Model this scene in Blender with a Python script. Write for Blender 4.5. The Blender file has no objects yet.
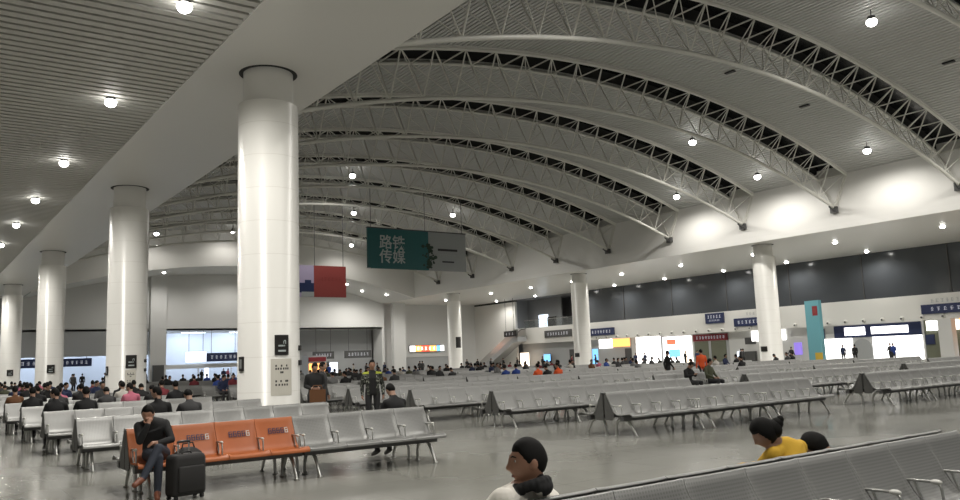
import bpy, bmesh, math, random
from mathutils import Vector, Matrix, Euler
random.seed(7)
PI = math.pi
scn = bpy.context.scene
COL = scn.collection

# ------------------------------------------------------------------ camera
PITCH, ROLL, YAW, EYE, FPX = 0.1353, -0.0378, 0.6281, 1.6234, 803.1
_cy, _sy = math.cos(YAW), math.sin(YAW)
_f = Vector((_sy * math.cos(PITCH), _cy * math.cos(PITCH), math.sin(PITCH)))
_r0 = Vector((_cy, -_sy, 0)); _u0 = _r0.cross(_f)
_r = _r0 * math.cos(ROLL) + _u0 * math.sin(ROLL)
_u = -_r0 * math.sin(ROLL) + _u0 * math.cos(ROLL)
cam_d = bpy.data.cameras.new('camera')
cam_d.sensor_width = 36; cam_d.sensor_fit = 'HORIZONTAL'
cam_d.lens = 36 * FPX / 960; cam_d.clip_start = 0.05; cam_d.clip_end = 400
cam = bpy.data.objects.new('camera', cam_d); COL.objects.link(cam)
M = Matrix((_r, _u, -_f)).transposed().to_4x4(); M.translation = Vector((0, 0, EYE))
cam.matrix_world = M
scn.camera = cam

def in_frame(p, pad=12):
    d = Vector(p) - Vector((0, 0, EYE)); z = d.dot(_f)
    if z < .3: return False
    x = 480 + FPX * d.dot(_r) / z; y = 250 - FPX * d.dot(_u) / z
    return -pad < x < 960 + pad and -pad < y < 500 + pad

# ------------------------------------------------------------------ world, exposure
w = bpy.data.worlds.new('night'); scn.world = w; w.use_nodes = True
w.node_tree.nodes['Background'].inputs[0].default_value = (.60, .62, .60, 1)
w.node_tree.nodes['Background'].inputs[1].default_value = 0.16  # even grey ambient fill added through the hall's open back, no night sky
vs = scn.view_settings
vs.view_transform = 'Standard'; vs.look = 'None'; vs.gamma = 1; vs.use_curve_mapping = False
vs.exposure = 0.16
scn.cycles.max_bounces = 8; scn.cycles.diffuse_bounces = 5; scn.cycles.glossy_bounces = 4
scn.cycles.sample_clamp_indirect = 6; scn.cycles.caustics_reflective = False; scn.cycles.caustics_refractive = False
W_VAULT, W_SIDE, W_LEFT = 2100, 950, 950

# ------------------------------------------------------------------ materials
def mat(name, col, rough=.5, metal=0., spec=.5, emit=None, estr=0., alpha=None, trans=0.):
    m = bpy.data.materials.new(name); m.use_nodes = True
    b = m.node_tree.nodes['Principled BSDF']
    b.inputs['Base Color'].default_value = (*col, 1); b.inputs['Roughness'].default_value = rough
    b.inputs['Metallic'].default_value = metal; b.inputs['Specular IOR Level'].default_value = spec
    if emit: b.inputs['Emission Color'].default_value = (*emit, 1); b.inputs['Emission Strength'].default_value = estr
    if trans: b.inputs['Transmission Weight'].default_value = trans
    return m

def N(m, t, **kw):
    n = m.node_tree.nodes.new(t)
    for k, v in kw.items(): setattr(n, k, v)
    return n

def noise_mix(m, c1, c2, scale, coord='Object', detail=4, rough_rng=None):
    nt = m.node_tree; b = nt.nodes['Principled BSDF']
    tc = N(m, 'ShaderNodeTexCoord'); nz = N(m, 'ShaderNodeTexNoise'); nz.inputs['Scale'].default_value = scale; nz.inputs['Detail'].default_value = detail
    nt.links.new(tc.outputs[coord], nz.inputs['Vector'])
    mx = N(m, 'ShaderNodeMix', data_type='RGBA'); mx.inputs[6].default_value = (*c1, 1); mx.inputs[7].default_value = (*c2, 1)
    nt.links.new(nz.outputs['Fac'], mx.inputs[0]); nt.links.new(mx.outputs[2], b.inputs['Base Color'])
    if rough_rng:
        mr = N(m, 'ShaderNodeMapRange'); mr.inputs['From Min'].default_value = .3; mr.inputs['From Max'].default_value = .7
        mr.inputs['To Min'].default_value = rough_rng[0]; mr.inputs['To Max'].default_value = rough_rng[1]
        nt.links.new(nz.outputs['Fac'], mr.inputs['Value']); nt.links.new(mr.outputs[0], b.inputs['Roughness'])
    return mx

def m_floor():
    m = mat('polished_stone', (.4, .4, .37), .2); nt = m.node_tree; b = nt.nodes['Principled BSDF']
    tc = N(m, 'ShaderNodeTexCoord')
    br = N(m, 'ShaderNodeTexBrick'); br.offset = 0; br.inputs['Scale'].default_value = 1
    br.inputs['Brick Width'].default_value = 1; br.inputs['Row Height'].default_value = 1
    br.inputs['Mortar Size'].default_value = .004; br.inputs['Mortar'].default_value = (.29, .288, .264, 1)
    br.inputs['Color1'].default_value = (.36, .358, .328, 1); br.inputs['Color2'].default_value = (.34, .338, .31, 1)
    nt.links.new(tc.outputs['Object'], br.inputs['Vector'])
    nz = N(m, 'ShaderNodeTexNoise'); nz.inputs['Scale'].default_value = .35; nz.inputs['Detail'].default_value = 6
    nt.links.new(tc.outputs['Object'], nz.inputs['Vector'])
    mx = N(m, 'ShaderNodeMix', data_type='RGBA', blend_type='MULTIPLY'); mx.inputs[0].default_value = 1
    cr = N(m, 'ShaderNodeValToRGB'); cr.color_ramp.elements[0].position = .3; cr.color_ramp.elements[0].color = (.78, .78, .76, 1)
    cr.color_ramp.elements[1].position = .7
    nt.links.new(nz.outputs['Fac'], cr.inputs[0]); nt.links.new(br.outputs['Color'], mx.inputs[6]); nt.links.new(cr.outputs[0], mx.inputs[7])
    nt.links.new(mx.outputs[2], b.inputs['Base Color'])
    mr = N(m, 'ShaderNodeMapRange'); mr.inputs['From Min'].default_value = .3; mr.inputs['From Max'].default_value = .7
    mr.inputs['To Min'].default_value = .11; mr.inputs['To Max'].default_value = .21
    nt.links.new(nz.outputs['Fac'], mr.inputs['Value']); nt.links.new(mr.outputs[0], b.inputs['Roughness'])
    return m

def m_column():
    m = mat('white_enamel_cladding', (.86, .85, .81), .30); nt = m.node_tree; b = nt.nodes['Principled BSDF']
    tc = N(m, 'ShaderNodeTexCoord'); sp = N(m, 'ShaderNodeSeparateXYZ'); nt.links.new(tc.outputs['Object'], sp.inputs[0])
    a = N(m, 'ShaderNodeMath', operation='MULTIPLY_ADD'); a.inputs[1].default_value = 1 / .92; a.inputs[2].default_value = -2.065 + .012
    nt.links.new(sp.outputs['Z'], a.inputs[0])
    f = N(m, 'ShaderNodeMath', operation='FRACT'); nt.links.new(a.outputs[0], f.inputs[0])
    l = N(m, 'ShaderNodeMath', operation='LESS_THAN'); l.inputs[1].default_value = .02; nt.links.new(f.outputs[0], l.inputs[0])
    mx = N(m, 'ShaderNodeMix', data_type='RGBA'); mx.inputs[6].default_value = (.86, .85, .81, 1); mx.inputs[7].default_value = (.76, .745, .70, 1)
    nt.links.new(l.outputs[0], mx.inputs[0]); nt.links.new(mx.outputs[2], b.inputs['Base Color'])
    return m

def m_perf(name, c, dot, metal, rough):
    """perforated sheet: a grid of small dark holes, 24 mm apart"""
    m = mat(name, c, rough, metal); nt = m.node_tree; b = nt.nodes['Principled BSDF']
    uv = N(m, 'ShaderNodeUVMap'); vm = N(m, 'ShaderNodeVectorMath', operation='SCALE'); vm.inputs['Scale'].default_value = 1 / .024
    nt.links.new(uv.outputs[0], vm.inputs[0])
    fr = N(m, 'ShaderNodeVectorMath', operation='FRACTION'); nt.links.new(vm.outputs[0], fr.inputs[0])
    su = N(m, 'ShaderNodeVectorMath', operation='SUBTRACT'); su.inputs[1].default_value = (.5, .5, 0); nt.links.new(fr.outputs[0], su.inputs[0])
    ln = N(m, 'ShaderNodeVectorMath', operation='LENGTH'); nt.links.new(su.outputs[0], ln.inputs[0])
    lt = N(m, 'ShaderNodeMath', operation='LESS_THAN'); lt.inputs[1].default_value = .3; nt.links.new(ln.outputs['Value'], lt.inputs[0])
    mx = N(m, 'ShaderNodeMix', data_type='RGBA'); mx.inputs[6].default_value = (*c, 1); mx.inputs[7].default_value = (*dot, 1)
    nt.links.new(lt.outputs[0], mx.inputs[0]); nt.links.new(mx.outputs[2], b.inputs['Base Color'])
    return m

MT = {}
MT['floor'] = m_floor()
MT['column'] = m_column()
MT['white'] = mat('white_panel', (.78, .77, .74), .45)
MT['soffit'] = mat('white_soffit', (.80, .79, .76), .38)
MT['wall'] = mat('grey_white_wall', (.66, .66, .65), .6)
MT['greywall'] = mat('grey_wall', (.42, .43, .44), .6)
MT['slat'] = mat('grey_metal_slat', (.60, .59, .55), .6, .1)
MT['vslat'] = mat('pale_metal_slat', (.58, .58, .57), .5, .15)
MT['void'] = mat('dark_void', (.035, .035, .035), .8)
MT['skyglass'] = mat('dark_skylight_glass', (.02, .021, .023), .25)
MT['truss'] = mat('white_truss_paint', (.74, .73, .68), .4)
MT['steel'] = m_perf('perforated_steel', (.315, .315, .307), (.24, .24, .234), .5, .43)
MT['orange'] = mat('orange_vinyl', (.62, .165, .035), .45); noise_mix(MT['orange'], (.44, .12, .032), (.52, .15, .045), 9)
MT['alloy'] = mat('cast_alloy', (.55, .55, .53), .3, .8)
MT['darksteel'] = mat('dark_steel', (.10, .10, .10), .5, .4)
MT['panel'] = m_perf('dark_perforated_panel', (.13, .13, .125), (.05, .05, .05), .3, .5)
MT['tip'] = mat('pale_plastic', (.75, .74, .70), .35)
MT['black'] = mat('black_plastic', (.018, .018, .018), .45)
MT['fabricblack'] = mat('black_nylon', (.022, .021, .021), .75)
MT['lamp'] = mat('lamp_lens', (1, 1, 1), .5, emit=(1, .98, .93), estr=16)
MT['lampcool'] = mat('tube_lens', (1, 1, 1), .5, emit=(.80, .88, 1), estr=9)
MT['chrome'] = mat('chrome', (.7, .7, .7), .15, 1)
MT['darkglass'] = mat('dark_glass', (.075, .082, .092), .14)
MT['glass'] = mat('clear_glass', (.8, .85, .85), .03, trans=.95)
MT['navy'] = mat('navy_sign', (.020, .030, .095), .4)
MT['signwhite'] = mat('sign_white', (.75, .76, .8), .4, emit=(.8, .85, 1), estr=.25)
MT['signblack'] = mat('sign_black', (.025, .023, .022), .35)
MT['paper'] = mat('notice_paper', (.80, .77, .69), .5)
MT['ink'] = mat('ink', (.06, .055, .05), .6)
MT['teal'] = mat('teal_print', (.018, .135, .14), .55)
MT['boardgrey'] = mat('grey_print', (.36, .38, .38), .55)
MT['boardtext'] = mat('white_lettering', (.52, .58, .58), .5)
MT['leafdark'] = mat('dark_leaf_print', (.02, .05, .03), .6)
MT['red'] = mat('red_banner_print', (.27, .045, .040), .55)
MT['redink'] = mat('dark_red_ink', (.22, .03, .03), .6)
MT['lilac'] = mat('lilac_print', (.42, .36, .52), .6)
MT['pylon'] = mat('teal_pylon', (.13, .33, .38), .35, emit=(.12, .38, .44), estr=.08)
MT['yellow'] = mat('yellow_print', (.62, .42, .05), .5)
MT['maroon'] = mat('maroon', (.25, .02, .03), .5)
MT['shopwhite'] = mat('lit_shop_white', (1, 1, 1), .5, emit=(1, .98, .96), estr=2.6)
MT['shopwarm'] = mat('lit_shop_warm', (1, .9, .8), .5, emit=(1, .80, .60), estr=2.2)
MT['signred'] = mat('lit_red', (.8, .1, .05), .5, emit=(1, .12, .06), estr=1.6)
MT['signorange'] = mat('lit_orange', (.9, .4, .1), .5, emit=(1, .42, .12), estr=1.8)
MT['screenblue'] = mat('lit_blue_screen', (.1, .3, .6), .4, emit=(.25, .62, 1), estr=1.1)
MT['purple'] = mat('lit_purple', (.3, .2, .7), .4, emit=(.35, .25, .95), estr=.55)
MT['blueback'] = mat('pale_blue_wall', (.62, .68, .78), .5)
MT['darkroom'] = mat('dark_room_wall', (.24, .245, .25), .6)  # darker grey puts the gloom of the unlit room into the colour
MT['bluelit'] = mat('lit_bluish_panel', (.8, .85, 1), .5, emit=(.82, .90, 1), estr=1.6)
MT['olive'] = mat('olive_panel', (.16, .17, .12), .5)
MT['skin'] = mat('skin', (.36, .19, .125), .5); MT['skin2'] = mat('tan_skin', (.40, .235, .165), .5)
MT['hair'] = mat('black_hair', (.007, .0065, .006), .7, spec=.2)
MT['lip'] = mat('lip', (.26, .10, .08), .5)
MT['eyewhite'] = mat('eye_white', (.6, .58, .55), .3)
MT['shoe'] = mat('brown_leather', (.22, .075, .04), .45)
MT['darkshoe'] = mat('dark_shoe', (.03, .028, .026), .5)
MT['denim'] = mat('dark_denim', (.035, .042, .06), .8)
MT['trouser'] = mat('charcoal_cloth', (.03, .03, .033), .85)
CLOTH = {'black': (.015, .015, .016), 'navy': (.02, .03, .08), 'charcoal': (.05, .05, .052), 'white': (.62, .58, .53), 'pink': (.62, .18, .26),
         'brown': (.16, .07, .03), 'grey': (.20, .20, .20), 'maroon': (.20, .03, .04), 'blue': (.03, .07, .30), 'yellow': (.70, .42, .04), 'orange': (.85, .12, .03), 'olive': (.08, .085, .05)}
for k, c in CLOTH.items(): MT['c_' + k] = mat(k + '_cloth', c, .85)
def m_camo():
    m = mat('speckled_camouflage_cloth', (.1, .1, .1), .85)
    nt = m.node_tree; b = nt.nodes['Principled BSDF']
    tc = N(m, 'ShaderNodeTexCoord'); nz = N(m, 'ShaderNodeTexNoise'); nz.inputs['Scale'].default_value = 22; nz.inputs['Detail'].default_value = 2
    nt.links.new(tc.outputs['Object'], nz.inputs['Vector'])
    cr = N(m, 'ShaderNodeValToRGB'); cr.color_ramp.interpolation = 'CONSTANT'
    e = cr.color_ramp.elements; e[0].color = (.02, .022, .02, 1); e[1].position = .5; e[1].color = (.07, .075, .06, 1)
    x = e.new(.60); x.color = (.30, .31, .27, 1)
    nt.links.new(nz.outputs['Fac'], cr.inputs[0]); nt.links.new(cr.outputs[0], b.inputs['Base Color'])
    return m
MT['camo'] = m_camo()
MT['jacketwhite'] = mat('cream_white_cloth', (.86, .82, .75), .8)
MT['lime'] = mat('lime_cloth', (.42, .46, .05), .8)
MT['plate'] = mat('terrazzo_strip', (.3, .3, .28), .3)

# ------------------------------------------------------------------ mesh builder
class MB:
    def __init__(s): s.v = []; s.f = []; s.m = []; s.uv = {}; s.sm = []
    def add(s, vs, fs, mi=0, smooth=False):
        o = len(s.v); s.v += [tuple(v) for v in vs]
        for f in fs: s.f.append(tuple(i + o for i in f)); s.m.append(mi); s.sm.append(smooth)
        return o
    def box(s, x0, x1, y0, y1, z0, z1, mi=0):
        s.add([(x0, y0, z0), (x1, y0, z0), (x1, y1, z0), (x0, y1, z0), (x0, y0, z1), (x1, y0, z1), (x1, y1, z1), (x0, y1, z1)],
              [(0, 3, 2, 1), (4, 5, 6, 7), (0, 1, 5, 4), (1, 2, 6, 5), (2, 3, 7, 6), (3, 0, 4, 7)], mi)
        return s
    def obox(s, c, dx, dy, dz, Rm=None, mi=0):
        c = Vector(c); vs = []
        for z in (-1, 1):
            for x, y in ((-1, -1), (1, -1), (1, 1), (-1, 1)):
                p = Vector((x * dx / 2, y * dy / 2, z * dz / 2)); vs.append(c + (Rm @ p if Rm else p))
        s.add(vs, [(0, 3, 2, 1), (4, 5, 6, 7), (0, 1, 5, 4), (1, 2, 6, 5), (2, 3, 7, 6), (3, 0, 4, 7)], mi)
        return s
    def tube(s, pts, r, seg=8, mi=0, cap=True):
        pts = [Vector(p) for p in pts]; n = len(pts)
        rs = r if isinstance(r, (list, tuple)) else [r] * n
        d0 = (pts[1] - pts[0]).normalized()
        a = Vector((0, 0, 1)) if abs(d0.z) < .9 else Vector((0, 1, 0))
        nx = d0.cross(a).normalized(); vs = []
        for i, p in enumerate(pts):
            d = (pts[min(i + 1, n - 1)] - pts[max(i - 1, 0)]).normalized()
            nx = (nx - d * nx.dot(d)).normalized(); ny = d.cross(nx)
            for k in range(seg):
                t = 2 * PI * k / seg; vs.append(p + (nx * math.cos(t) + ny * math.sin(t)) * rs[i])
        fs = [(i * seg + k, i * seg + (k + 1) % seg, (i + 1) * seg + (k + 1) % seg, (i + 1) * seg + k) for i in range(n - 1) for k in range(seg)]
        s.add(vs, fs, mi, True)
        if cap: s.add(vs[:seg], [tuple(range(seg))[::-1]], mi); s.add(vs[-seg:], [tuple(range(seg))], mi)
        return s
    def lathe(s, prof, seg=32, c=(0, 0), mi=0, smooth=True):
        vs = [(c[0] + r * math.cos(2 * PI * k / seg), c[1] + r * math.sin(2 * PI * k / seg), z) for r, z in prof for k in range(seg)]
        fs = [(i * seg + k, i * seg + (k + 1) % seg, (i + 1) * seg + (k + 1) % seg, (i + 1) * seg + k) for i in range(len(prof) - 1) for k in range(seg)]
        s.add(vs, fs, mi, smooth); return s
    def ball(s, c, rx, ry=None, rz=None, seg=12, rings=8, mi=0, Rm=None):
        ry = ry or rx; rz = rz or rx; vs = []; fs = []; c = Vector(c)
        for i in range(rings + 1):
            a = PI * i / rings
            for k in range(seg):
                t = 2 * PI * k / seg
                p = Vector((rx * math.sin(a) * math.cos(t), ry * math.sin(a) * math.sin(t), rz * math.cos(a)))
                vs.append(c + (Rm @ p if Rm else p))
        for i in range(rings):
            for k in range(seg):
                fs.append((i * seg + k, (i + 1) * seg + k, (i + 1) * seg + (k + 1) % seg, i * seg + (k + 1) % seg))
        s.add(vs, fs, mi, True); return s
    def prism_x(s, poly, x0, x1, mi=0):
        """extrude a (y,z) polygon along x"""
        n = len(poly); vs = [(x0, y, z) for y, z in poly] + [(x1, y, z) for y, z in poly]
        s.add(vs, [tuple(range(n)), tuple(range(2 * n - 1, n - 1, -1))] + [(i, i + n, (i + 1) % n + n, (i + 1) % n) for i in range(n)], mi); return s
    def prism_y(s, poly, y0, y1, mi=0):
        n = len(poly); vs = [(x, y0, z) for x, z in poly] + [(x, y1, z) for x, z in poly]
        s.add(vs, [tuple(range(n)), tuple(range(2 * n - 1, n - 1, -1))] + [(i, i + n, (i + 1) % n + n, (i + 1) % n) for i in range(n)], mi); return s
    def mesh(s, name, mats, merge=False):
        me = bpy.data.meshes.new(name); me.from_pydata(s.v, [], s.f)
        for m in (mats if isinstance(mats, (list, tuple)) else [mats]): me.materials.append(m)
        me.polygons.foreach_set('material_index', s.m); me.polygons.foreach_set('use_smooth', s.sm)
        me.update()
        if merge or True:
            bm = bmesh.new(); bm.from_mesh(me)
            if merge: bmesh.ops.remove_doubles(bm, verts=bm.verts, dist=1e-4)
            bmesh.ops.recalc_face_normals(bm, faces=bm.faces); bm.to_mesh(me); bm.free()
        return me
    def build(s, name, mats, parent=None, merge=False):
        return obj(name, s.mesh(name, mats, merge), parent)

def obj(name, me, parent=None, loc=None):
    o = bpy.data.objects.new(name, me); COL.objects.link(o)
    if parent: o.parent = parent
    if loc: o.location = loc
    return o
def tag(o, label, cat, group=None, kind=None):
    o['label'] = label; o['category'] = cat
    if group: o['group'] = group
    if kind: o['kind'] = kind
    return o
def thing(name, label, cat, loc=(0, 0, 0), rz=0, group=None):
    o = bpy.data.objects.new(name, None); COL.objects.link(o); o.location = loc; o.rotation_euler = (0, 0, rz)
    o.empty_display_size = .1
    return tag(o, label, cat, group)
def struct(o, label=None):
    o['kind'] = 'structure'
    if label: o['label'] = label
    return o
def clone(o, parent=None, deep=True):
    c = o.copy(); COL.objects.link(c)
    if parent: c.parent = parent
    if deep:
        for ch in o.children: clone(ch, c)
    return c
def spot(parent, loc, watt, aim=(0, 0, -1), angle=165, col=(1, .965, .90), blend=.6, rad=.15):
    l = bpy.data.lights.new('lamp_beam', 'SPOT'); l.energy = watt; l.color = col; l.spot_size = math.radians(angle); l.spot_blend = blend; l.shadow_soft_size = rad
    o = bpy.data.objects.new('lamp_beam', l); COL.objects.link(o); o.parent = parent; o.location = loc
    o.rotation_euler = Vector(aim).to_track_quat('-Z', 'Y').to_euler()
    return o
ORD = 'first second third fourth fifth sixth seventh eighth ninth tenth eleventh twelfth thirteenth fourteenth fifteenth sixteenth seventeenth eighteenth nineteenth twentieth'.split()
NUM = 'one two three four five six seven eight nine ten eleven twelve'.split()

# ------------------------------------------------------------------ the hall (x across, y along, z up)
H = 9.95                      # flat soffits
XS, XL, XR, XW = 6.4, 10.4, 54.5, 72.0   # slat edge, vault edge left, vault edge right, shop wall
YB, YE, YT = -14., 99., 90.   # back limit, end wall, end arch
EAVE = 13.45
XC = 32.5
def arc(x, apex, R): return apex - R + math.sqrt(R * R - (x - XC) ** 2)
def ztop(x): return arc(x, 17.3, 70.)
def zbot(x): return arc(x, 15.25, 65.6)
def zceil(x): return arc(x, 17.42, 70.)
TY = [14.4, 22.7, 31.2, 39.0, 46.6, 54.2, 61.7, 69.1, 76.6, 84.0]
TYB = [-10.0, -1.6, 6.4]      # trusses behind the viewer's frame: only the ceiling gaps
HALF = 1.08

b = MB(); b.box(-9, XW + 9, YB, 114, -.2, 0); struct(b.build('floor', MT['floor']), 'polished grey stone floor of the waiting hall')

# left slatted ceiling
b = MB(); y = YB; pitch = .37
while y < YE:
    b.box(-9, XS, y, y + .245, H, H + .06); y += pitch
b.box(-9, XS, YB, YE, H + .30, H + .36, 1)
struct(b.build('ceiling', [MT['slat'], MT['void']]), 'flat ceiling of grey metal slats over the left aisle')
b = MB(); b.box(XS, XL, YB, YE, H, H + .4); b.box(XL - .3, XL, YB, YE, H + .4, EAVE + 1.0); b.box(XS, XS + .05, YB, YE, H - .03, H)
struct(b.build('ceiling_bulkhead', MT['soffit']), 'white soffit band above the left row of columns')
# right bulkhead and soffit
b = MB(); b.box(XR, XW + 9, YB, 106, H, H + .4); struct(b.build('ceiling_soffit', MT['soffit']), 'flat white soffit over the right aisle')
b = MB(); b.box(XR, XR + .3, YB, YT, H + .4, EAVE + 1.0); struct(b.build('wall_clerestory', MT['white']), 'white bulkhead wall under the right end of the vault')

# vaulted ceiling strips between the trusses
def ceil_strip(y0, y1):
    b = MB(); n = 150
    xs = [XL - .2 + (XR - XL + .4) * i / n for i in range(n + 1)]
    for i in range(n):
        x0, x1 = xs[i], xs[i] + (xs[i + 1] - xs[i]) * .70
        z0, z1 = zceil(x0), zceil(x1); t = .05
        b.add([(x0, y0, z0), (x1, y0, z1), (x1, y1, z1), (x0, y1, z0), (x0, y0, z0 + t), (x1, y0, z1 + t), (x1, y1, z1 + t), (x0, y1, z0 + t)],
              [(0, 3, 2, 1), (4, 5, 6, 7), (0, 1, 5, 4), (1, 2, 6, 5), (2, 3, 7, 6), (3, 0, 4, 7)], 0)
    m = 48
    xs = [XL - .2 + (XR - XL + .4) * i / m for i in range(m + 1)]
    vs = []; fs = []
    for x in xs: vs += [(x, y0, zceil(x) + .16), (x, y1, zceil(x) + .16)]
    for i in range(m): fs.append((2 * i, 2 * i + 1, 2 * i + 3, 2 * i + 2))
    b.add(vs, fs, 1)
    for yy, s in ((y0, 1), (y1, -1)):       # upstand lips beside the skylights
        vs = []; fs = []
        for x in xs:
            z = zceil(x); vs += [(x, yy, z - .06), (x, yy + s * .12, z - .06), (x, yy + s * .12, z + .1), (x, yy, z + .1)]
        for i in range(m):
            for k in range(4): fs.append((4 * i + k, 4 * i + (k + 1) % 4, 4 * i + 4 + (k + 1) % 4, 4 * i + 4 + k))
        b.add(vs, fs, 2)
    for yy in (y0, y1):                      # dark shaft walls above the lips
        vs = []; fs = []
        for x in xs: vs += [(x, yy + (.06 if yy == y0 else -.06), zceil(x) + .09), (x, yy + (.06 if yy == y0 else -.06), zceil(x) + .75)]
        for i in range(m): fs.append((2 * i, 2 * i + 1, 2 * i + 3, 2 * i + 2))
        b.add(vs, fs, 1)
    return b
edges = [YB - 2] + TYB + TY + [YT + 12]
mids = []
allT = TYB + TY
for i in range(len(allT) + 1):
    y0 = YB if i == 0 else allT[i - 1] + HALF
    y1 = YT + .1 if i == len(allT) else allT[i] - HALF
    if y1 - y0 < .4: continue
    struct(ceil_strip(y0, y1).build('ceiling_vault_strip', [MT['vslat'], MT['void'], MT['white']]))
b = MB(); vs = []; fs = []; m = 40
for i in range(m + 1):
    x = XL - .3 + (XR - XL + .6) * i / m; vs += [(x, YB, zceil(x) + .75), (x, YT + .5, zceil(x) + .75)]
for i in range(m): fs.append((2 * i, 2 * i + 1, 2 * i + 3, 2 * i + 2))
b.add(vs, fs); struct(b.build('ceiling_skylights', MT['skyglass']), 'dark night skylight glass above the roof trusses')

# end of the vault: arched white end panel, then a deeper arched recess and the end wall
def zarch(x): return arc(x, 13.25, 73.)
def band_y(y0, y1, flo, fhi, n=44, x0=XL, x1=XR):
    b = MB(); vs = []; fs = []
    for i in range(n + 1):
        x = x0 + (x1 - x0) * i / n; a, c = flo(x), fhi(x); vs += [(x, y0, a), (x, y1, a), (x, y1, c), (x, y0, c)]
    for i in range(n):
        for k in range(4): fs.append((4 * i + k, 4 * i + (k + 1) % 4, 4 * i + 4 + (k + 1) % 4, 4 * i + 4 + k))
    fs += [(0, 1, 2, 3), (4 * n + 3, 4 * n + 2, 4 * n + 1, 4 * n)]
    b.add(vs, fs); return b
struct(band_y(YT, YT + .4, zarch, lambda x: zceil(x) + .7).build('wall_arch', MT['white']), 'white arched end panel closing the vault')
struct(band_y(YT + .4, YE, lambda x: zarch(x), lambda x: zarch(x) + .25).build('ceiling_recess', MT['wall']))
struct(band_y(YE, YE + .4, lambda x: 6.4, lambda x: zarch(x) + .3).build('wall_end', MT['wall']), 'pale end wall under the arch')
b = MB(); b.box(-9, XL, YE, YE + .4, 6.4, H + .3); b.box(-9, 23.7, YE + .05, YE + .4, 3.6, 6.4); struct(b.build('wall_end_left', MT['greywall']))
b = MB(); b.box(XR, XW + 1, 101.6, 102, 0, H); struct(b.build('wall_end_right', MT['wall']))
b = MB(); b.box(-9, XR, YE, 108, 6.4, 6.6); struct(b.build('ceiling_lobby', MT['wall']))
b = MB(); b.box(-9, 38, 107, 107.3, 0, 6.4); struct(b.build('wall_lobby', MT['blueback']), 'pale blue back wall of the lit lobby under the end wall')
b = MB(); b.box(38, XR + .4, 102, 102.3, 0, 6.4); b.box(38, 38.2, 102.3, 107, 0, 6.4); struct(b.build('wall_lobby_right', MT['greywall']))
b = MB(); b.box(XR, XR + .3, YT + .4, YE, H, zarch(XR) + .5); b.box(XR, XR + .4, YE, 102, 0, H); struct(b.build('wall_return', MT['wall']))
for x0, x1, zt in ((23.7, 25.5, 13.1), (56.0, 57.9, H)):
    b = MB(); b.box(x0, x1, YE - .7, YE, 0, zt - .12 if zt > 10 else zt); struct(b.build('wall_pilaster', MT['wall']), 'square pilaster against the end wall')
b = MB(); b.box(-9.3, -9, YB, 108, 0, H + .4); struct(b.build('wall_left', MT['wall']))

# right shop wall: fascia band, dark glass above
b = MB(); b.box(XW, XW + .25, 24.0, 91.4, 3.55, 5.75); b.box(XW + .25, XW + 7, 24., 91.4, 4.1, 4.5)
struct(b.build('wall_fascia', MT['white']), 'white fascia band above the shops')
b = MB(); b.box(XW + .1, XW + .25, 20.0, 77.8, 5.75, H); struct(b.build('window_mezzanine', MT['darkglass']), 'long dark glazing above the white shop fascia')
b = MB()
for k in range(8): b.box(XW + .02, XW + .1, 24 + 7.6 * k, 24.1 + 7.6 * k, 5.75, H)
struct(b.build('trim_mullions', MT['darksteel']))
b = MB(); b.box(XW + .3, XW + .6, 18, 24, 0, H); b.box(XW, XW + .3, 18, 24.0, 3.55, 5.75); b.box(XW + 7, XW + 7.3, 18, 100, 0, H); struct(b.build('wall_right', MT['greywall']))
b = MB(); b.box(XW + .25, XW + .6, 91.4, 101.6, 0, 9.7); struct(b.build('wall_escalator', MT['white']), 'tall white wall beside the escalator')
b = MB(); b.box(XW + .3, XW + .7, 91.4, 101.6, 9.7, H); struct(b.build('trim_shadow_gap', MT['void']))
b = MB(); b.box(XW + 5, XW + 5.2, 77.8, 91.4, 4.5, H); b.box(XW + .25, XW + 5, 77.7, 77.8, 4.5, H); b.box(XW + .6, XW + 5, 91.4, 91.6, 4.5, H); b.box(XW + 2.6, XW + 2.8, 84.0, 91.4, 4.5, H); b.box(XW + .25, XW + 5, 77.8, 91.4, H - .06, H - .01); struct(b.build('wall_mezzanine', MT['darkroom']))

# ------------------------------------------------------------------ columns
def column(x, y, r, label):
    t = thing('column', label, 'column', (x, y, 0), 0, 'round white columns')
    t['kind'] = 'structure'
    zt = 8.95
    MB().lathe([(r + .012, 0), (r + .012, .18), (r, .185), (r, zt), (r * .99, zt + .02), (.1, zt + .02)], 56).build('shaft', MT['column'], t)
    MB().lathe([(r * .83, zt + .015), (r * .83, H)], 48).build('neck', MT['white'], t)
    MB().lathe([(r * .80, H - .004), (r * .98, H - .004), (r * .98, H + .02)], 48).build('ceiling_ring', MT['void'], t)
    MB().lathe([(r + .03, 0), (r + .03, .16), (r, .16)], 48).build('plinth', MT['alloy'], t)
    return t
RL, RR = .83, .885
LCOL = [(8.26, 21.4), (8.26, 38.4), (8.26, 60.8), (8.26, 84.0)]
RCOL = [(56.6, 16.4), (56.6, 38.9), (56.6, 60.8), (56.6, 84.0)]
for i, (x, y) in enumerate(LCOL): column(x, y, RL, ['big white round column nearest the camera, beside the benches', 'second white column of the left row', 'third white column of the left row', 'fourth and farthest white column of the left row'][i])
for i, (x, y) in enumerate(RCOL[1:]): column(x, y, RR, ['white column beside the teal pylon on the right', 'white column in front of the mezzanine and shops', 'white column left of the escalator'][i])

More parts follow.
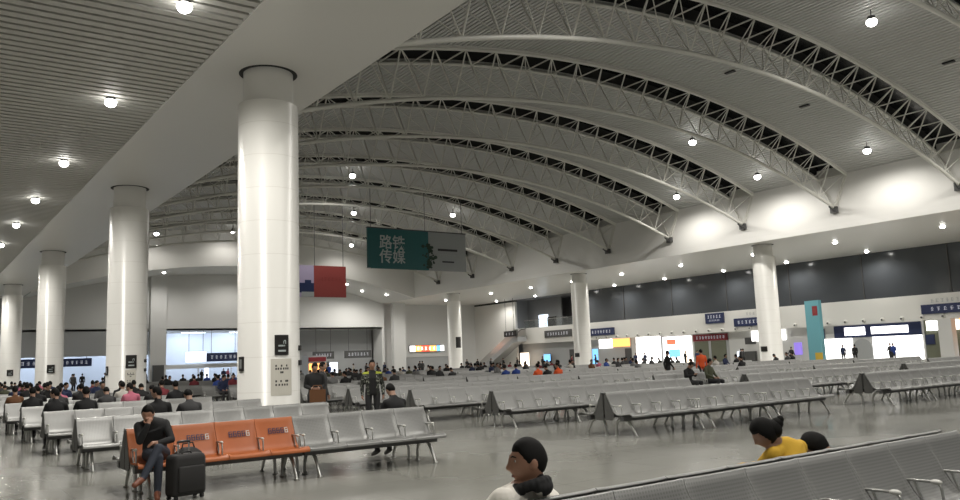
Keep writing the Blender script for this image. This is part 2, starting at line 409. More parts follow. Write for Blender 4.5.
def on_col(cx, cy, r, ang, z, off=0.):
    a = math.radians(ang); return Vector((cx + (r + off) * math.cos(a), cy + (r + off) * math.sin(a), z)), a + PI / 2
def curved_plate(b, r, a0, a1, z0, z1, t, mi=0, n=8):
    vs = []; fs = []
    for i in range(n + 1):
        a = math.radians(a0 + (a1 - a0) * i / n)
        for rr, z in ((r, z0), (r + t, z0), (r + t, z1), (r, z1)): vs.append((rr * math.cos(a), rr * math.sin(a), z))
    for i in range(n):
        for k in range(4): fs.append((4 * i + k, 4 * i + (k + 1) % 4, 4 * i + 4 + (k + 1) % 4, 4 * i + 4 + k))
    fs += [(0, 1, 2, 3), (4 * n + 3, 4 * n + 2, 4 * n + 1, 4 * n)]
    b.add(vs, fs, mi)
def col_sign(c, r, a0, a1, z0, z1, label, big=True, grp='square black signs on columns'):
    t = thing('column_sign', label, 'sign', (c[0], c[1], 0), 0, grp)
    b = MB(); curved_plate(b, r, a0, a1, z0, z1, .025); b.build('plate', MT['signblack'], t)
    if big:
        b = MB(); da = a1 - a0; dz = z1 - z0
        # pictogram: a slanted cigarette with smoke, and a bar below
        for (u0, u1, v0, v1) in ((.25, .62, .42, .50), (.66, .72, .42, .50), (.60, .65, .56, .70), (.66, .78, .68, .74), (.74, .79, .55, .68), (.24, .78, .16, .25)):
            curved_plate(b, r + .025, a0 + da * u0, a0 + da * u1, z0 + dz * v0, z0 + dz * v1, .004, 0, 3)
        b.build('pictogram', MT['boardtext'], t)
    return t
col_sign(LCOL[0], RL, -101, -74.5, 1.94, 2.47, 'black square sign with smoking pictogram on the nearest column')
col_sign(LCOL[1], RL, -104, -73.5, 1.82, 2.38, 'black square sign with pictogram on the second left column')
col_sign(LCOL[2], RL, -107, -75.5, 1.79, 2.33, 'black square sign on the third left column')
col_sign(LCOL[3], RL, -111, -77, 1.72, 2.27, 'black square sign on the fourth left column')
col_sign(RCOL[1], RR, 156, 196, 1.40, 1.80, 'small dark sign on the column beside the teal pylon', False, 'small dark signs on right columns')
col_sign(RCOL[2], RR, 163, 204, 1.50, 1.90, 'small dark sign on the column in front of the mezzanine', False, 'small dark signs on right columns')
col_sign(RCOL[3], RR, -117, -72, 3.15, 4.5, 'tall dark sign on the column left of the escalator', False, 'small dark signs on right columns')
for c, lab in ((LCOL[0], 'dark side plaque on the left flank of the nearest column'), (LCOL[1], 'dark side plaque on the left flank of the second left column')):
    t = thing('side_plaque', lab, 'sign', (c[0], c[1], 0), 0, 'side plaques on columns')
    b = MB(); curved_plate(b, RL, -178, -161, 1.55, 1.93, .02, 0, 3); b.build('plate', MT['signblack'], t)
    b = MB(); curved_plate(b, RL + .02, -174, -167, 1.62, 1.86, .004, 0, 2); b.build('notice', MT['boardgrey'], t)
for c, lab, (a0, a1, z0, z1) in ((LCOL[0], 'pale notice with small print on the nearest column', (-108, -67, .88, 1.84)), (LCOL[1], 'pale notice with small print on the second left column', (-105, -74, 1.0, 1.74))):
    t = thing('notice_sheet', lab, 'notice', (c[0], c[1], 0), 0, 'pale notices on columns')
    b = MB(); curved_plate(b, RL, a0, a1, z0, z1, .006); b.build('sheet', MT['paper'], t)
    b = MB(); da = a1 - a0; dz = z1 - z0
    for v, us in ((.78, (.2, .45, .7)), (.70, (.2, .3, .42, .55, .66, .76)), (.60, (.42, .5)), (.36, (.2, .42, .66, .74)), (.26, (.2, .34, .48, .6, .72))):
        for u in us: curved_plate(b, RL + .006, a0 + da * u, a0 + da * (u + .07), z0 + dz * v, z0 + dz * (v + .055), .002, 0, 1)
    b.build('lettering', MT['ink'], t)
for c, s in ((LCOL[0], 'nearest'), (LCOL[1], 'second left')):
    t = thing('socket_box', 'two small black fittings on the right flank of the %s column' % s, 'fitting', (c[0], c[1], 0), 0, 'black fittings on columns')
    for z in (1.72, 2.12):
        b = MB(); p, a = on_col(0, 0, RL, -38, z); b.obox(p + Vector((math.cos(math.radians(-38)), math.sin(math.radians(-38)), 0)) * .03, .12, .07, .14, Matrix.Rotation(a, 3, 'Z')); b.build('box', MT['black'], t)

# ------------------------------------------------------------------ roof trusses
NP = 24
nx = [XL + .15 + (XR - XL - .3) * i / NP for i in range(NP + 1)]
def make_truss():
    t = thing('roof_truss', 'x', 'roof truss', (0, 0, 0), 0, 'white arched roof trusses')
    fine = [XL - .1 + (XR - XL + .2) * i / 60 for i in range(61)]
    MB().tube([(x, 0, zbot(x)) for x in fine], .105, 8).build('bottom_chord', MT['truss'], t)
    for s in (-1, 1): MB().tube([(x, s * HALF, ztop(x)) for x in fine], .10, 8).build('top_chord', MT['truss'], t)
    for i in range(NP + 1):
        x = nx[i]; mid = NP // 2; st = 1 if i >= mid else -1
        for s in (-1, 1):
            MB().tube([(x, 0, zbot(x)), (x, s * HALF, ztop(x))], .042, 5, cap=False).build('web_post', MT['truss'], t)
            j = i + st
            if 0 <= j <= NP: MB().tube([(x, 0, zbot(x)), (nx[j], s * HALF, ztop(nx[j]))], .027, 5, cap=False).build('web_diagonal', MT['truss'], t)
        MB().tube([(x, -HALF, ztop(x)), (x, HALF, ztop(x))], .042, 5, cap=False).build('top_tie', MT['truss'], t)
        if i < NP: MB().tube([(x, -HALF, ztop(x)), (nx[i + 1], HALF, ztop(nx[i + 1]))], .032, 5, cap=False).build('top_brace', MT['truss'], t)
    for x, s in ((XL, 1), (XR, -1)):
        z = zbot(x); b = MB(); b.obox((x + s * .12, 0, z - .1), .3, .5, .45); b.tube([(x + s * .1, 0, z - .3), (x + s * .75, 0, z + .1)], .06, 6); b.build('bearing', MT['darksteel'], t)
        for q in (-1, 1): MB().tube([(x, q * HALF, ztop(x)), (x + s * .05, 0, z - .2)], .07, 6).build('end_strut', MT['truss'], t)
    return t
tr0 = make_truss()
for i, y in enumerate(TY):
    o = tr0 if i == 0 else clone(tr0)
    o.location = (0, y, 0)
    o['label'] = '%s white arched steel roof truss counted from the camera' % ORD[i]

# ------------------------------------------------------------------ lamps
def flood(x, y, z, watt, label, aim=(0, 0, -1), drop=.5, grp='floodlights under the vault', small=1., angle=165):
    t = thing('floodlight', label, 'floodlight', (x, y, z), 0, grp)
    s = small
    MB().tube([(0, 0, 0), (0, 0, -drop)], .025, 6).build('stem', MT['darksteel'], t)
    b = MB(); b.lathe([(.05 * s, -drop + .18 * s), (.14 * s, -drop + .14 * s), (.17 * s, -drop - .0 * s), (.165 * s, -drop - .01 * s), (.15 * s, -drop + .02 * s)], 16); b.build('housing', MT['darksteel'], t)
    b = MB(); b.ball((0, 0, -drop - .09 * s), .20 * s, .20 * s, .17 * s, 16, 8); b.build('lens', MT['lamp'], t)  # lens ball oversized, its shape standing for the lamp's glare
    if watt: spot(t, (0, 0, -drop - .30 * s), watt, aim, angle)
    return t
VL = [(36.55, 18.2), (51.2, 26.7), (51.2, 35.1), (43.8, 34.9), (51.3, 42.9), (29.2, 57.4), (36.6, 71.8), (43.95, 64.9), (43.9, 86.9), (21.4, 87.0), (29.6, 87.4)]
VO = [(51.2, 18.2), (21.6, 18.2), (43.9, 10.2), (29.2, 10.2), (14.5, 10.2), (51.2, 10.2), (36.5, 2), (21.6, 2), (51.2, 2), (29, -7), (44, -7)]
PLACE = ['high above the hall near the camera, second bay', 'beside the right bulkhead in the bay nearest the camera', 'beside the right bulkhead in the second bay', 'inward of the bulkhead lamp in the second bay', 'beside the right bulkhead in the third bay', 'above and left of the teal billboard', 'above the teal billboard, second of the pair to its left', 'above the grey half of the billboard', 'beside the end arch above the red banner', 'left part of the end arch by the second column', 'end arch, next to the nearest column']
for (x, y), p in zip(VL, PLACE): flood(x, y, zceil(x), W_VAULT * (.58 if x > 51 else .22 if y > 86 else 1), 'lit round floodlight ' + p, small=1.22)
for i, (x, y) in enumerate(VO): flood(x, y, zceil(x), W_VAULT * .62, 'floodlight outside the picture near the camera, %s' % ORD[i])
for i, y in enumerate([-6, 1.8, 9.8, 17.8, 25.6, 34.1, 42.1, 49.6, 57.6, 66, 74, 82, 90]):
    flood(4.9, y, H, W_LEFT * (1.35 if y < 30 else 1.15), 'lit floodlight on the slatted left ceiling, %s from the camera' % ORD[i], drop=.08, small=.85, grp='floodlights on the slatted left ceiling')
def downlight(x, y, watt, label, z=H, grp='downlights under the right soffit', s=1.):
    t = thing('downlight', label, 'downlight', (x, y, z), 0, grp)
    MB().lathe([(.24 * s, 0), (.24 * s, -.04), (.19 * s, -.05), (.18 * s, -.02)], 16).build('rim', MT['tip'], t)
    MB().ball((0, 0, -.06), .19 * s, .19 * s, .12, 14, 8).build('lens', MT['lamp'], t)  # protruding lens enlarged to put the lamp's glow into its shape
    if watt: spot(t, (0, 0, -.24), watt)
    return t
for i, y in enumerate([10.8, 19., 26.9, 35.2, 42.9, 51.1, 59.0, 66.6, 74., 82., 92.5]):
    downlight(61.0, y, W_SIDE, 'round downlight in the inner line under the right soffit, %s from the camera' % ORD[i])
for i, y in enumerate([37.5, 45.6, 53., 61.1, 69., 76.5, 84., 92.8]):
    downlight(70., y, W_SIDE * .6, 'round downlight in the line beside the dark glazing, %s from the camera' % ORD[i])
for i, (x, y) in enumerate([(24., 94.), (33., 94.5), (46.5, 93.5), (49.5, 95.), (52.0, 93.)]):
    downlight(x, y, W_SIDE * .9, 'small downlight in the arched recess behind the end panel, %s from its left end' % ORD[i], z=zarch(x), grp='downlights in the arched recess', s=1.)
for x, y, lab in ((44.6, 18.4, 'small dark vent on the vault near the top right corner'), (37.5, 26.9, 'small dark vent on the vault between first two full trusses, upper one'), (44.6, 26.85, 'small dark vent on the vault between first two full trusses, lower one')):
    t = thing('ceiling_vent', lab, 'vent', (x, y, zceil(x)), 0, 'small dark vents on the vault')
    MB().box(-.12, .12, -.30, .30, -.07, 0).build('case', MT['black'], t); MB().box(-.09, .09, -.26, .26, -.085, -.07).build('grille', MT['darksteel'], t)
# lobby tubes
for i, x in enumerate((2., 8., 14., 22., 30., 36.)):
    t = thing('tube_light', 'cool white strip light on the lobby ceiling, %s from the left' % ORD[i], 'strip light', (x, 103.2, 6.4), 0, 'strip lights in the lobby')
    MB().box(-1.5, 1.5, -.1, .1, -.1, 0).build('tray', MT['tip'], t); MB().box(-1.45, 1.45, -.07, .07, -.13, -.1).build('lens', MT['lampcool'], t)
    spot(t, (0, 0, -.2), 900, (0, .5, -1), 170, (.80, .88, 1))

# ------------------------------------------------------------------ signs, boards, shops
def glyphs(b, x0, x1, z0, z1, n, y, mi=0, seed=1, axis='x', rows=1):
    """rows of small stroke clusters standing for print too small to read"""
    rnd = random.Random(seed); w_ = (x1 - x0) / n; h = (z1 - z0)
    for i in range(n):
        cx = x0 + w_ * (i + .5); s = min(w_ * .8, h)
        for k in range(3):
            zz = z0 + h * (.12 + .38 * k) ; d = s * rnd.uniform(.2, .42)
            rect(b, cx - d, cx + d, zz, zz + h * .09, y, axis, mi)
        xx = cx + s * rnd.uniform(-.25, .25); rect(b, xx - s * .045, xx + s * .045, z0, z1, y, axis, mi)
def rect(b, a0, a1, z0, z1, d, axis='x', mi=0, t=.01):
    """thin raised rectangle; axis 'x': lies in the xz plane facing -y at y=d; axis 'y': in the yz plane facing -x at x=d"""
    if axis == 'x': b.box(a0, a1, d - t, d, z0, z1, mi)
    else: b.box(d - t, d, a0, a1, z0, z1, mi)
def text(s, size, loc, rot, m, parent, name='lettering', ext=.01, align='CENTER'):
    c = bpy.data.curves.new(name, 'FONT'); c.body = s; c.size = size; c.extrude = ext; c.align_x = align; c.align_y = 'CENTER'; c.space_line = .95; c.offset = size * .012
    c.materials.append(m)
    o = bpy.data.objects.new(name, c); COL.objects.link(o)
    bpy.context.view_layer.update()
    me = bpy.data.meshes.new_from_object(o.evaluated_get(bpy.context.evaluated_depsgraph_get()))
    bpy.data.objects.remove(o); me.name = name
    o = obj(name, me, parent); o.location = loc; o.rotation_euler = rot
    return o

# teal billboard hanging across the hall
YB_ = 54.2
t = thing('hanging_billboard', 'teal and grey hanging billboard with white characters under the trusses', 'billboard', (28.8, YB_, 8.85))
b = MB(); b.box(0, 5.45, 0, .22, 0, 3.12); b.build('teal_board', MT['teal'], t)['label'] = 'teal left half with white characters'
b = MB(); b.box(5.45, 9.1, .02, .22, 0, 3.10); b.build('grey_board', MT['boardgrey'], t)['label'] = 'pale grey right half with small print'
text('路铁', 1.16, (2.12, -.015, 2.0), (PI / 2, 0, 0), MT['boardtext'], t)
text('传媒', 1.16, (2.12, -.015, .88), (PI / 2, 0, 0), MT['boardtext'], t)
b = MB(); rr = random.Random(4)
for k in range(46):
    zz = rr.uniform(.15, 2.1); xx = 5.45 + rr.gauss(0, .28) * (1.2 - .3 * abs(zz - 1.2)); s = rr.uniform(.06, .2)
    b.ball((xx, .0, zz), s, .02, s * .8, 7, 5)
b.tube([(5.4, 0, .1), (5.5, 0, .9), (5.42, 0, 1.9)], .04, 6)
b.build('tree_print', MT['leafdark'], t)
b = MB(); rect(b, 6.35, 8.25, 1.62, 1.80, .02, 'x'); rect(b, 6.75, 7.9, .68, .80, .02); b.build('dark_print', MT['c_charcoal'], t)
b = MB(); glyphs(b, 6.5, 8.1, 1.18, 1.36, 8, .02, seed=3); b.lathe([(.0, -.001), (.22, -.001)], 16) ; b.v = [(v[0], v[1], v[2]) for v in b.v]; b.build('small_print', MT['greywall'], t)
b = MB()
for x in (.3, 5.2, 8.8): b.tube([(x, .1, 3.1), (x, .1, zbot(28.8 + x) - 8.85)], .025, 6)
b.build('hanger', MT['darksteel'], t)
b = MB(); b.box(-.04, 9.14, -.0, .24, 3.12, 3.2); b.build('top_rail', MT['darksteel'], t)
# red banner
t = thing('hanging_banner', 'red hanging banner with lilac picture, right of the nearest column', 'banner', (25.4, 61.7, 7.25))
MB().box(2.3, 5.22, 0, .15, 0, 2.62).build('red_panel', MT['red'], t)
b = MB(); b.box(0, 2.3, .01, .15, 0, 2.62); b.build('picture_panel', MT['lilac'], t)
b = MB(); b.box(0, 2.3, -.005, .01, .35, 1.15); b.box(1.5, 2.05, -.006, .01, .9, 1.4); b.box(.3, 1.0, -.006, .01, .9, 1.25); b.build('dark_scene', MT['navy'], t)
b = MB(); b.box(1.2, 2.3, -.006, .01, .0, .42); b.build('pale_scene', MT['boardgrey'], t)
b = MB(); glyphs(b, 2.85, 4.8, 1.35, 1.66, 6, 0, seed=9); b.build('lettering', MT['redink'], t)
b = MB()
for x in (.2, 2.4, 5.0): b.tube([(x, .07, 2.6), (x, .07, zbot(25.4 + x) - 7.25)], .025, 6)
b.build('hanger', MT['darksteel'], t)

def sign_box(name, label, cat, lo, hi, axis, at, depth=.2, m='navy', n=6, grp=None, hang=None, print_m='signwhite', rows=1):
    """board between lo=(a,z) and hi=(a,z); axis 'x' faces -y at y=at, axis 'y' faces -x at x=at"""
    (a0, z0), (a1, z1) = lo, hi
    t = thing(name, label, cat, (a0, at, z0) if axis == 'x' else (at, a0, z0), 0, grp)
    W, Hh = a1 - a0, z1 - z0
    b = MB()
    if axis == 'x': b.box(0, W, 0, depth, 0, Hh)
    else: b.box(0, depth, 0, W, 0, Hh)
    b.build('board', MT[m], t)
    if n:
        b = MB()
        if rows == 1: glyphs(b, W * .1, W * .9, Hh * .3, Hh * .7, n, 0, seed=int(abs(a0) * 10), axis=axis)
        else:
            glyphs(b, W * .1, W * .9, Hh * .50, Hh * .80, n, 0, seed=int(abs(a0) * 10), axis=axis); glyphs(b, W * .2, W * .8, Hh * .2, Hh * .36, n + 2, 0, seed=int(abs(a0) * 11), axis=axis)
        b.build('lettering', MT[print_m], t)
    if hang:
        b = MB()
        for f in (.15, .85):
            p = (W * f, depth / 2) if axis == 'x' else (depth / 2, W * f)
            b.tube([(p[0], p[1], Hh), (p[0], p[1], hang - z0)], .03, 6)
        b.build('hanger', MT['darksteel'], t)
    return t
G = 'navy gate signs by the end wall'
sign_box('gate_sign', 'navy sign with white print between third and fourth left columns', 'sign', (9.2, 2.5), (12.6, 3.45), 'x', 99.15, n=5, grp=G, hang=6.4)
sign_box('gate_sign', 'navy sign with white print between second and third left columns', 'sign', (14.2, 2.52), (17.7, 3.40), 'x', 99.15, n=6, grp=G, hang=6.4)
sign_box('gate_sign', 'navy sign in the lobby left of the nearest column', 'sign', (30.4, 2.6), (34.6, 3.62), 'x', 99.15, n=6, grp=G, hang=6.4)
sign_box('light_box', 'blank lit bluish white panel left of the navy lobby sign', 'light box', (28.0, 2.6), (30.4, 3.8), 'x', 99.15, m='bluelit', n=0, hang=6.4)
sign_box('gate_sign', 'dark grey sign with white print right of the nearest column', 'sign', (44.3, 2.45), (47.3, 3.42), 'x', 99.15, m='darksteel', n=6, grp=G, hang=6.4)
sign_box('gate_sign', 'dark grey sign with white print and arrow left of the end pilaster', 'sign', (48.9, 2.45), (52.9, 3.45), 'x', 99.15, m='darksteel', n=7, grp=G, hang=6.4)
# lit sign on the right part of the end wall
t = thing('lit_sign', 'glowing red white and orange shop sign on the end wall', 'lit sign', (60.3, 101.35, 3.02))
MB().box(0, 6, 0, .25, 0, 1.0).build('box', MT['darksteel'], t)
for k, (a, c, m) in enumerate(((.05, .95, 'shopwhite'), (1.0, 2.0, 'signorange'), (2.05, 3.4, 'signred'), (3.45, 4.6, 'signorange'), (4.65, 5.3, 'screenblue'), (5.35, 5.95, 'shopwhite'))):
    b = MB(); b.box(a, c, -.02, 0, .08, .92); b.build('letter_box', MT[m], t)
b = MB(); glyphs(b, 1.1, 4.5, .28, .72, 5, -.02, seed=5); b.build('lettering', MT['shopwhite'], t)
t = thing('shop_counter', 'grey shop front with pale lintel under the glowing sign', 'shop front', (57.9, 101.0, 0))
MB().box(0, 10, .1, .55, 0, 2.3).build('front', MT['greywall'], t); MB().box(0, 10, 0, .55, 2.3, 2.5).build('lintel', MT['wall'], t)
t = thing('food_kiosk', 'small kiosk with glowing orange front beyond the nearest column', 'kiosk', (42.6, 96.9, 0))
MB().box(0, 2.6, .1, 2.0, 0, 2.9).build('body', MT['greywall'], t)
MB().box(.15, 2.45, .04, .1, .9, 1.9).build('lit_front', MT['signorange'], t); MB().box(.1, 2.5, .02, .1, 2.15, 2.7).build('header', MT['maroon'], t)
t = thing('vending_machine', 'lit white vending machine beside the orange kiosk', 'vending machine', (46.0, 98., 0))
MB().box(0, 1.3, 0, .8, 0, 2.1).build('body', MT['greywall'], t); MB().box(.1, 1.2, -.03, 0, .6, 1.95).build('lit_front', MT['bluelit'], t)
t = thing('ticket_gate_rail', 'long low grey barrier with white top rail in the lobby', 'barrier', (25.6, 99.6, 0))
MB().box(0, 12, 0, .08, 1.85, 2.35).build('top_board', MT['wall'], t)
b = MB()
for x in (.05, 4, 8, 11.9): b.box(x - .05, x + .05, 0, .08, 0, 1.85)
b.build('post', MT['alloy'], t)
t = thing('display_cabinet', 'dark display panel standing right of the second left column', 'display', (23.9, 97.8, 0)); MB().box(0, 1.25, 0, .28, .1, 2.35).build('panel', MT['darksteel'], t); MB().box(-.05, 1.3, -.08, .36, 0, .1).build('base', MT['black'], t)
t = thing('light_stand', 'slim lit white stand between people in the blue lobby', 'light stand', (30.6, 100.2, 0)); MB().box(0, .45, 0, .3, .3, 2.1).build('lit_body', MT['bluelit'], t); MB().box(-.1, .55, -.05, .35, 0, .3).build('base', MT['darksteel'], t)

# right-hand shop row: each shop front between y0 and y1 (x = XW + 1.4)
XF = XW + 1.4
def shop(label, y0, y1, parts, zt=4.1, name='shop'):
    t = thing(name, label, 'shop front', (XF, y0, 0), 0, 'shop fronts under the white fascia')
    for nm, a0, a1, z0, z1, m, out in parts:
        b = MB(); b.box(-out, .3, a0 - y0, a1 - y0, z0, z1); b.build(nm, MT[m], t)
    return t
shop('wide glowing white shop front left of the red banner', 60.5, 70.0, [('wall', 60.5, 70, 0, 4.05, 'wall', 0), ('lit_window', 65.2, 69.2, .35, 3.6, 'shopwhite', .06), ('lit_window', 60.7, 64.9, .3, 3.4, 'shopwhite', .06), ('warm_display', 60.8, 61.7, .4, 2.2, 'shopwarm', .12), ('blue_screen', 62.4, 64.0, 1.05, 1.95, 'screenblue', .16), ('red_poster', 63.0, 64.3, 2.5, 3.1, 'signred', .1), ('pillar', 64.95, 65.15, 0, 4.05, 'greywall', .2)])
shop('grey shop front with red and white lit sign by the mezzanine column', 70.0, 77.7, [('wall', 70, 77.7, 0, 4.05, 'greywall', 0), ('lit_sign', 70.3, 73.2, 2.55, 3.55, 'signorange', .12), ('lit_sign', 73.3, 75.6, 2.45, 3.6, 'shopwhite', .12), ('blue_poster', 76.0, 77.0, .5, 2.4, 'screenblue', .05), ('dark_doorway', 70.1, 71.2, 0, 2.3, 'darksteel', .03)])
t = shop('dark grey shop opening under a long red banner', 55.6, 60.5, [('wall', 55.6, 60.5, 0, 4.05, 'greywall', 0), ('shutter', 56.0, 60.3, 0, 2.7, 'olive', .05), ('banner', 55.7, 60.4, 2.72, 3.45, 'maroon', .12), ('pillar', 58.0, 58.3, 0, 2.7, 'greywall', .1)])
b = MB(); glyphs(b, .4, 4.4, 2.92, 3.25, 10, -.12, seed=12, axis='y'); b.build('banner_print', MT['signwhite'], t)
shop('plain grey shop wall with small screen left of the pylon column', 45.9, 55.6, [('wall', 45.9, 55.6, 0, 4.05, 'wall', 0), ('lit_sign', 48.6, 52.6, 2.45, 3.5, 'shopwhite', .14), ('screen', 52.2, 53.5, 2.15, 2.85, 'darksteel', .1), ('small_lit_screen', 54.0, 54.6, .9, 1.4, 'bluelit', .1), ('counter', 52.2, 53.4, 0, 1.4, 'darksteel', .5), ('purple_poster', 46.9, 47.7, .9, 2.1, 'purple', .12)])
t = shop('brilliant white shop front right of the teal pylon', 34.9, 45.9, [('wall', 34.9, 45.9, 0, 4.05, 'wall', 0), ('navy_fascia', 35.1, 43.3, 2.35, 3.5, 'navy', .1), ('lit_bar', 40.2, 42.2, 2.55, 3.3, 'shopwhite', .16), ('lit_bar', 36.2, 39.6, 2.6, 3.25, 'shopwhite', .16), ('lit_window', 41.6, 45.85, .1, 2.3, 'shopwhite', .06), ('lit_window', 35.1, 39.6, .2, 2.32, 'shopwhite', .06), ('navy_block', 44.3, 45.5, 2.4, 3.3, 'navy', .1)])
b = MB(); n = 16; pts = [(39.65 + .95 - .95 * math.cos(PI * k / n), 1.25 + .95 * math.sin(PI * k / n)) for k in range(n + 1)]
poly = [(39.65, .2)] + pts + [(41.55, .2)]
vs = [(-.09, y - 34.9, z) for y, z in poly] + [(.0, y - 34.9, z) for y, z in poly]; n = len(poly)
b.add(vs, [tuple(range(n)), tuple(range(2 * n - 1, n - 1, -1))] + [(i, i + n, (i + 1) % n + n, (i + 1) % n) for i in range(n)]); b.build('arched_door', MT['greywall'], t)
shop('shop with white and orange lit sign at the right edge of the row', 24.2, 34.85, [('wall', 24.2, 34.85, 0, 4.05, 'olive', 0), ('lit_sign', 31.9, 34.6, 2.65, 3.5, 'shopwhite', .16), ('lit_sign', 24.4, 31.8, 2.65, 3.6, 'signorange', .16), ('blue_poster', 34.05, 34.8, 1.45, 2.3, 'navy', .1), ('lit_counter', 28.0, 31.2, .5, 1.1, 'shopwhite', .3)])
t = thing('square_pillar', 'pale square pillar in front of the rightmost shop', 'pillar', (71.2, 31.6, 0)); t['kind'] = 'structure'
MB().box(0, .8, 0, 1.1, .2, 3.55).build('shaft', MT['wall'], t); MB().box(-.05, .85, -.05, 1.15, 0, .2).build('plinth', MT['darksteel'], t)
G = 'blue signs on the white fascia'
sign_box('fascia_sign', 'square blue sign with two lines of white print, left of pylon column', 'sign', (54.9, 4.55), (57.3, 5.65), 'y', XW - .2, n=5, grp=G, rows=2)
sign_box('fascia_sign', 'long blue sign with white print just left of pylon column', 'sign', (49.6, 4.03), (53.6, 4.88), 'y', XW - .2, n=7, grp=G)
sign_box('fascia_sign', 'long dark blue sign right of the mezzanine column', 'sign', (71.4, 4.05), (75.8, 4.95), 'y', XW - .2, n=7, grp=G)
sign_box('fascia_sign', 'long blue sign on the fascia at the right edge', 'sign', (27.5, 4.05), (34.2, 4.85), 'y', XW - .2, n=10, grp=G)
sign_box('fascia_sign', 'long dark sign with white print on the mezzanine balcony', 'sign', (79.2, 4.2), (84.6, 5.15), 'y', XW - .2, m='darksteel', n=8, grp=G)
t = thing('fascia_lettering', 'small grey lettering on the fascia above the rightmost blue sign', 'lettering', (XW, 28.5, 5.0)); b = MB(); glyphs(b, 0, 5, 0, .32, 12, -.005, seed=21, axis='y'); b.build('lettering', MT['greywall'], t)
t = thing('fascia_lettering', 'small grey lettering on the fascia behind the pylon column', 'lettering', (XW, 48.6, 5.15)); b = MB(); glyphs(b, 0, 3.6, 0, .3, 9, -.005, seed=22, axis='y'); b.build('lettering', MT['greywall'], t)
# air nozzles
t0 = None
for i in range(31):
    y = 25.5 + 1.75 * i
    if t0 is None:
        t0 = thing('air_nozzle', '', 'air nozzle', (XW, y, 3.82), 0, 'round air nozzles along the white fascia')
        b = MB(); b.ball((-.06, 0, 0), .14, .19, .19, 14, 8); b.build('dome', MT['tip'], t0)
        b = MB(); b.tube([(-.17, 0, -.02), (-.21, 0, -.03)], .09, 12); b.build('mouth', MT['darksteel'], t0)
        o = t0
    else: o = clone(t0)
    o.location = (XW, y, 3.82)
    o['label'] = 'round white air nozzle on the fascia edge'
# teal pylon
t = thing('advertising_pylon', 'tall teal pylon with a maroon emblem standing before the shops', 'pylon', (66.0, 40.75, 0), math.radians(-12))
MB().box(-.18, .18, -.78, .78, .15, 5.7).build('body', MT['pylon'], t); MB().box(-.3, .3, -.9, .9, 0, .15).build('base', MT['darksteel'], t)
b = MB(); b.box(-.2, -.18, -.62, -.05, 4.35, 5.2); b.build('emblem', MT['maroon'], t)
b = MB(); b.box(-.2, -.18, -.78, .05, .2, 1.1); b.build('yellow_patch', MT['yellow'], t)
b = MB(); b.box(-.212, -.2, -.48, -.19, 4.55, 5.0); b.build('emblem_mark', MT['red'], t)

# mezzanine balcony: rail, glass, lit door
t = thing('balustrade', 'glass balustrade with steel rail on the mezzanine balcony', 'balustrade', (XW + .1, 77.9, 5.75))
MB().tube([(0, 0, 1.05), (0, 11.3, 1.05)], .04, 8).build('handrail', MT['chrome'], t)
for i in range(6):
    MB().box(-.02, .02, 2.26 * i - .02, 2.26 * i + .02, 0, 1.05).build('post', MT['chrome'], t)
    if i < 5: MB().box(-.008, .008, 2.26 * i + .06, 2.26 * i + 2.2, .06, .95).build('glass_panel', MT['glass'], t)
t = thing('mezzanine_door', 'lit doorway in the dark room above the balcony', 'door', (XW + 2.5, 86.9, 4.5))
MB().box(-.05, .1, 0, 1.9, 0, 3.1).build('lit_opening', MT['bluelit'], t); MB().box(-.15, .05, -1.8, -.1, 0, 2.7).build('dark_leaf', MT['black'], t)
# under the balcony: screen and small shop light
t = thing('wall_screen', 'small glowing blue screen under the balcony', 'screen', (XW + .6, 84.6, 1.0)); MB().box(0, .1, 0, 1.3, 0, 1.0).build('display', MT['screenblue'], t); MB().box(.1, .2, -.05, 1.35, -.05, 1.05).build('case', MT['black'], t)
t = thing('lit_stand', 'glowing cream advertising stand right of the escalator foot', 'light box', (XW - .6, 88.0, 0)); MB().box(0, .3, 0, 1.6, .3, 2.3).build('lit_face', MT['shopwarm'], t); MB().box(-.05, .35, -.05, 1.65, 0, .3).build('base', MT['darksteel'], t)
b = MB(); b.box(XW + 1.4, XW + 1.6, 77.7, 91.4, 0, 4.1); struct(b.build('wall_under_balcony', MT['greywall']))
t = thing('service_door', 'dark service door under the mezzanine balcony', 'door', (XW + 1.33, 79.5, 0)); MB().box(0, .07, 0, 1.9, 0, 2.5).build('leaf', MT['darksteel'], t); MB().box(-.04, 0, .15, .2, .9, 1.3).build('handle', MT['chrome'], t)

# escalator
t = thing('escalator', 'escalator rising to the mezzanine in front of the white wall', 'escalator', (70.1, 0, 0))
P0, P1 = (98.3, 0.0), (89.3, 4.55)     # (y, z)
def esc(y): return P0[1] + (P1[1] - P0[1]) * (P0[0] - y) / (P0[0] - P1[0])
b = MB(); b.prism_x([(98.8, 0), (98.8, .15), (97.6, .35 + .0), (89.5, 4.5), (88.4, 4.55), (88.4, 3.9), (89.6, 3.7), (96.8, 0)], 0, 1.6); b.build('truss_body', MT['greywall'], t)
b = MB()
for k in range(24):
    y = 97.6 - k * .34; z = .35 + k * .174; b.box(.3, 1.3, y - .34, y, z - .05, z + .12)
b.build('steps', MT['alloy'], t)
for x in (.08, 1.46):
    b = MB(); b.prism_x([(98.6, .25), (98.6, 1.05), (97.6, 1.35), (89.4, 5.55), (88.4, 5.6), (88.4, 4.6), (89.5, 4.55), (97.6, .4)], x, x + .06); b.build('balustrade', MT['alloy'], t)
    MB().tube([(98.75, x + 0, .9)] and [(x + .03, 98.75, .7), (x + .03, 98.5, 1.08), (x + .03, 97.6, 1.4), (x + .03, 89.4, 5.6), (x + .03, 88.3, 5.65)], .06, 8).build('handrail', MT['tip'] if x < 1 else MT['black'], t)
sign_box('escalator_sign', 'dark square sign hanging above the top of the escalator', 'sign', (88.0, 4.6), (90.6, 5.4), 'y', 69.4, m='signblack', n=3, hang=H)

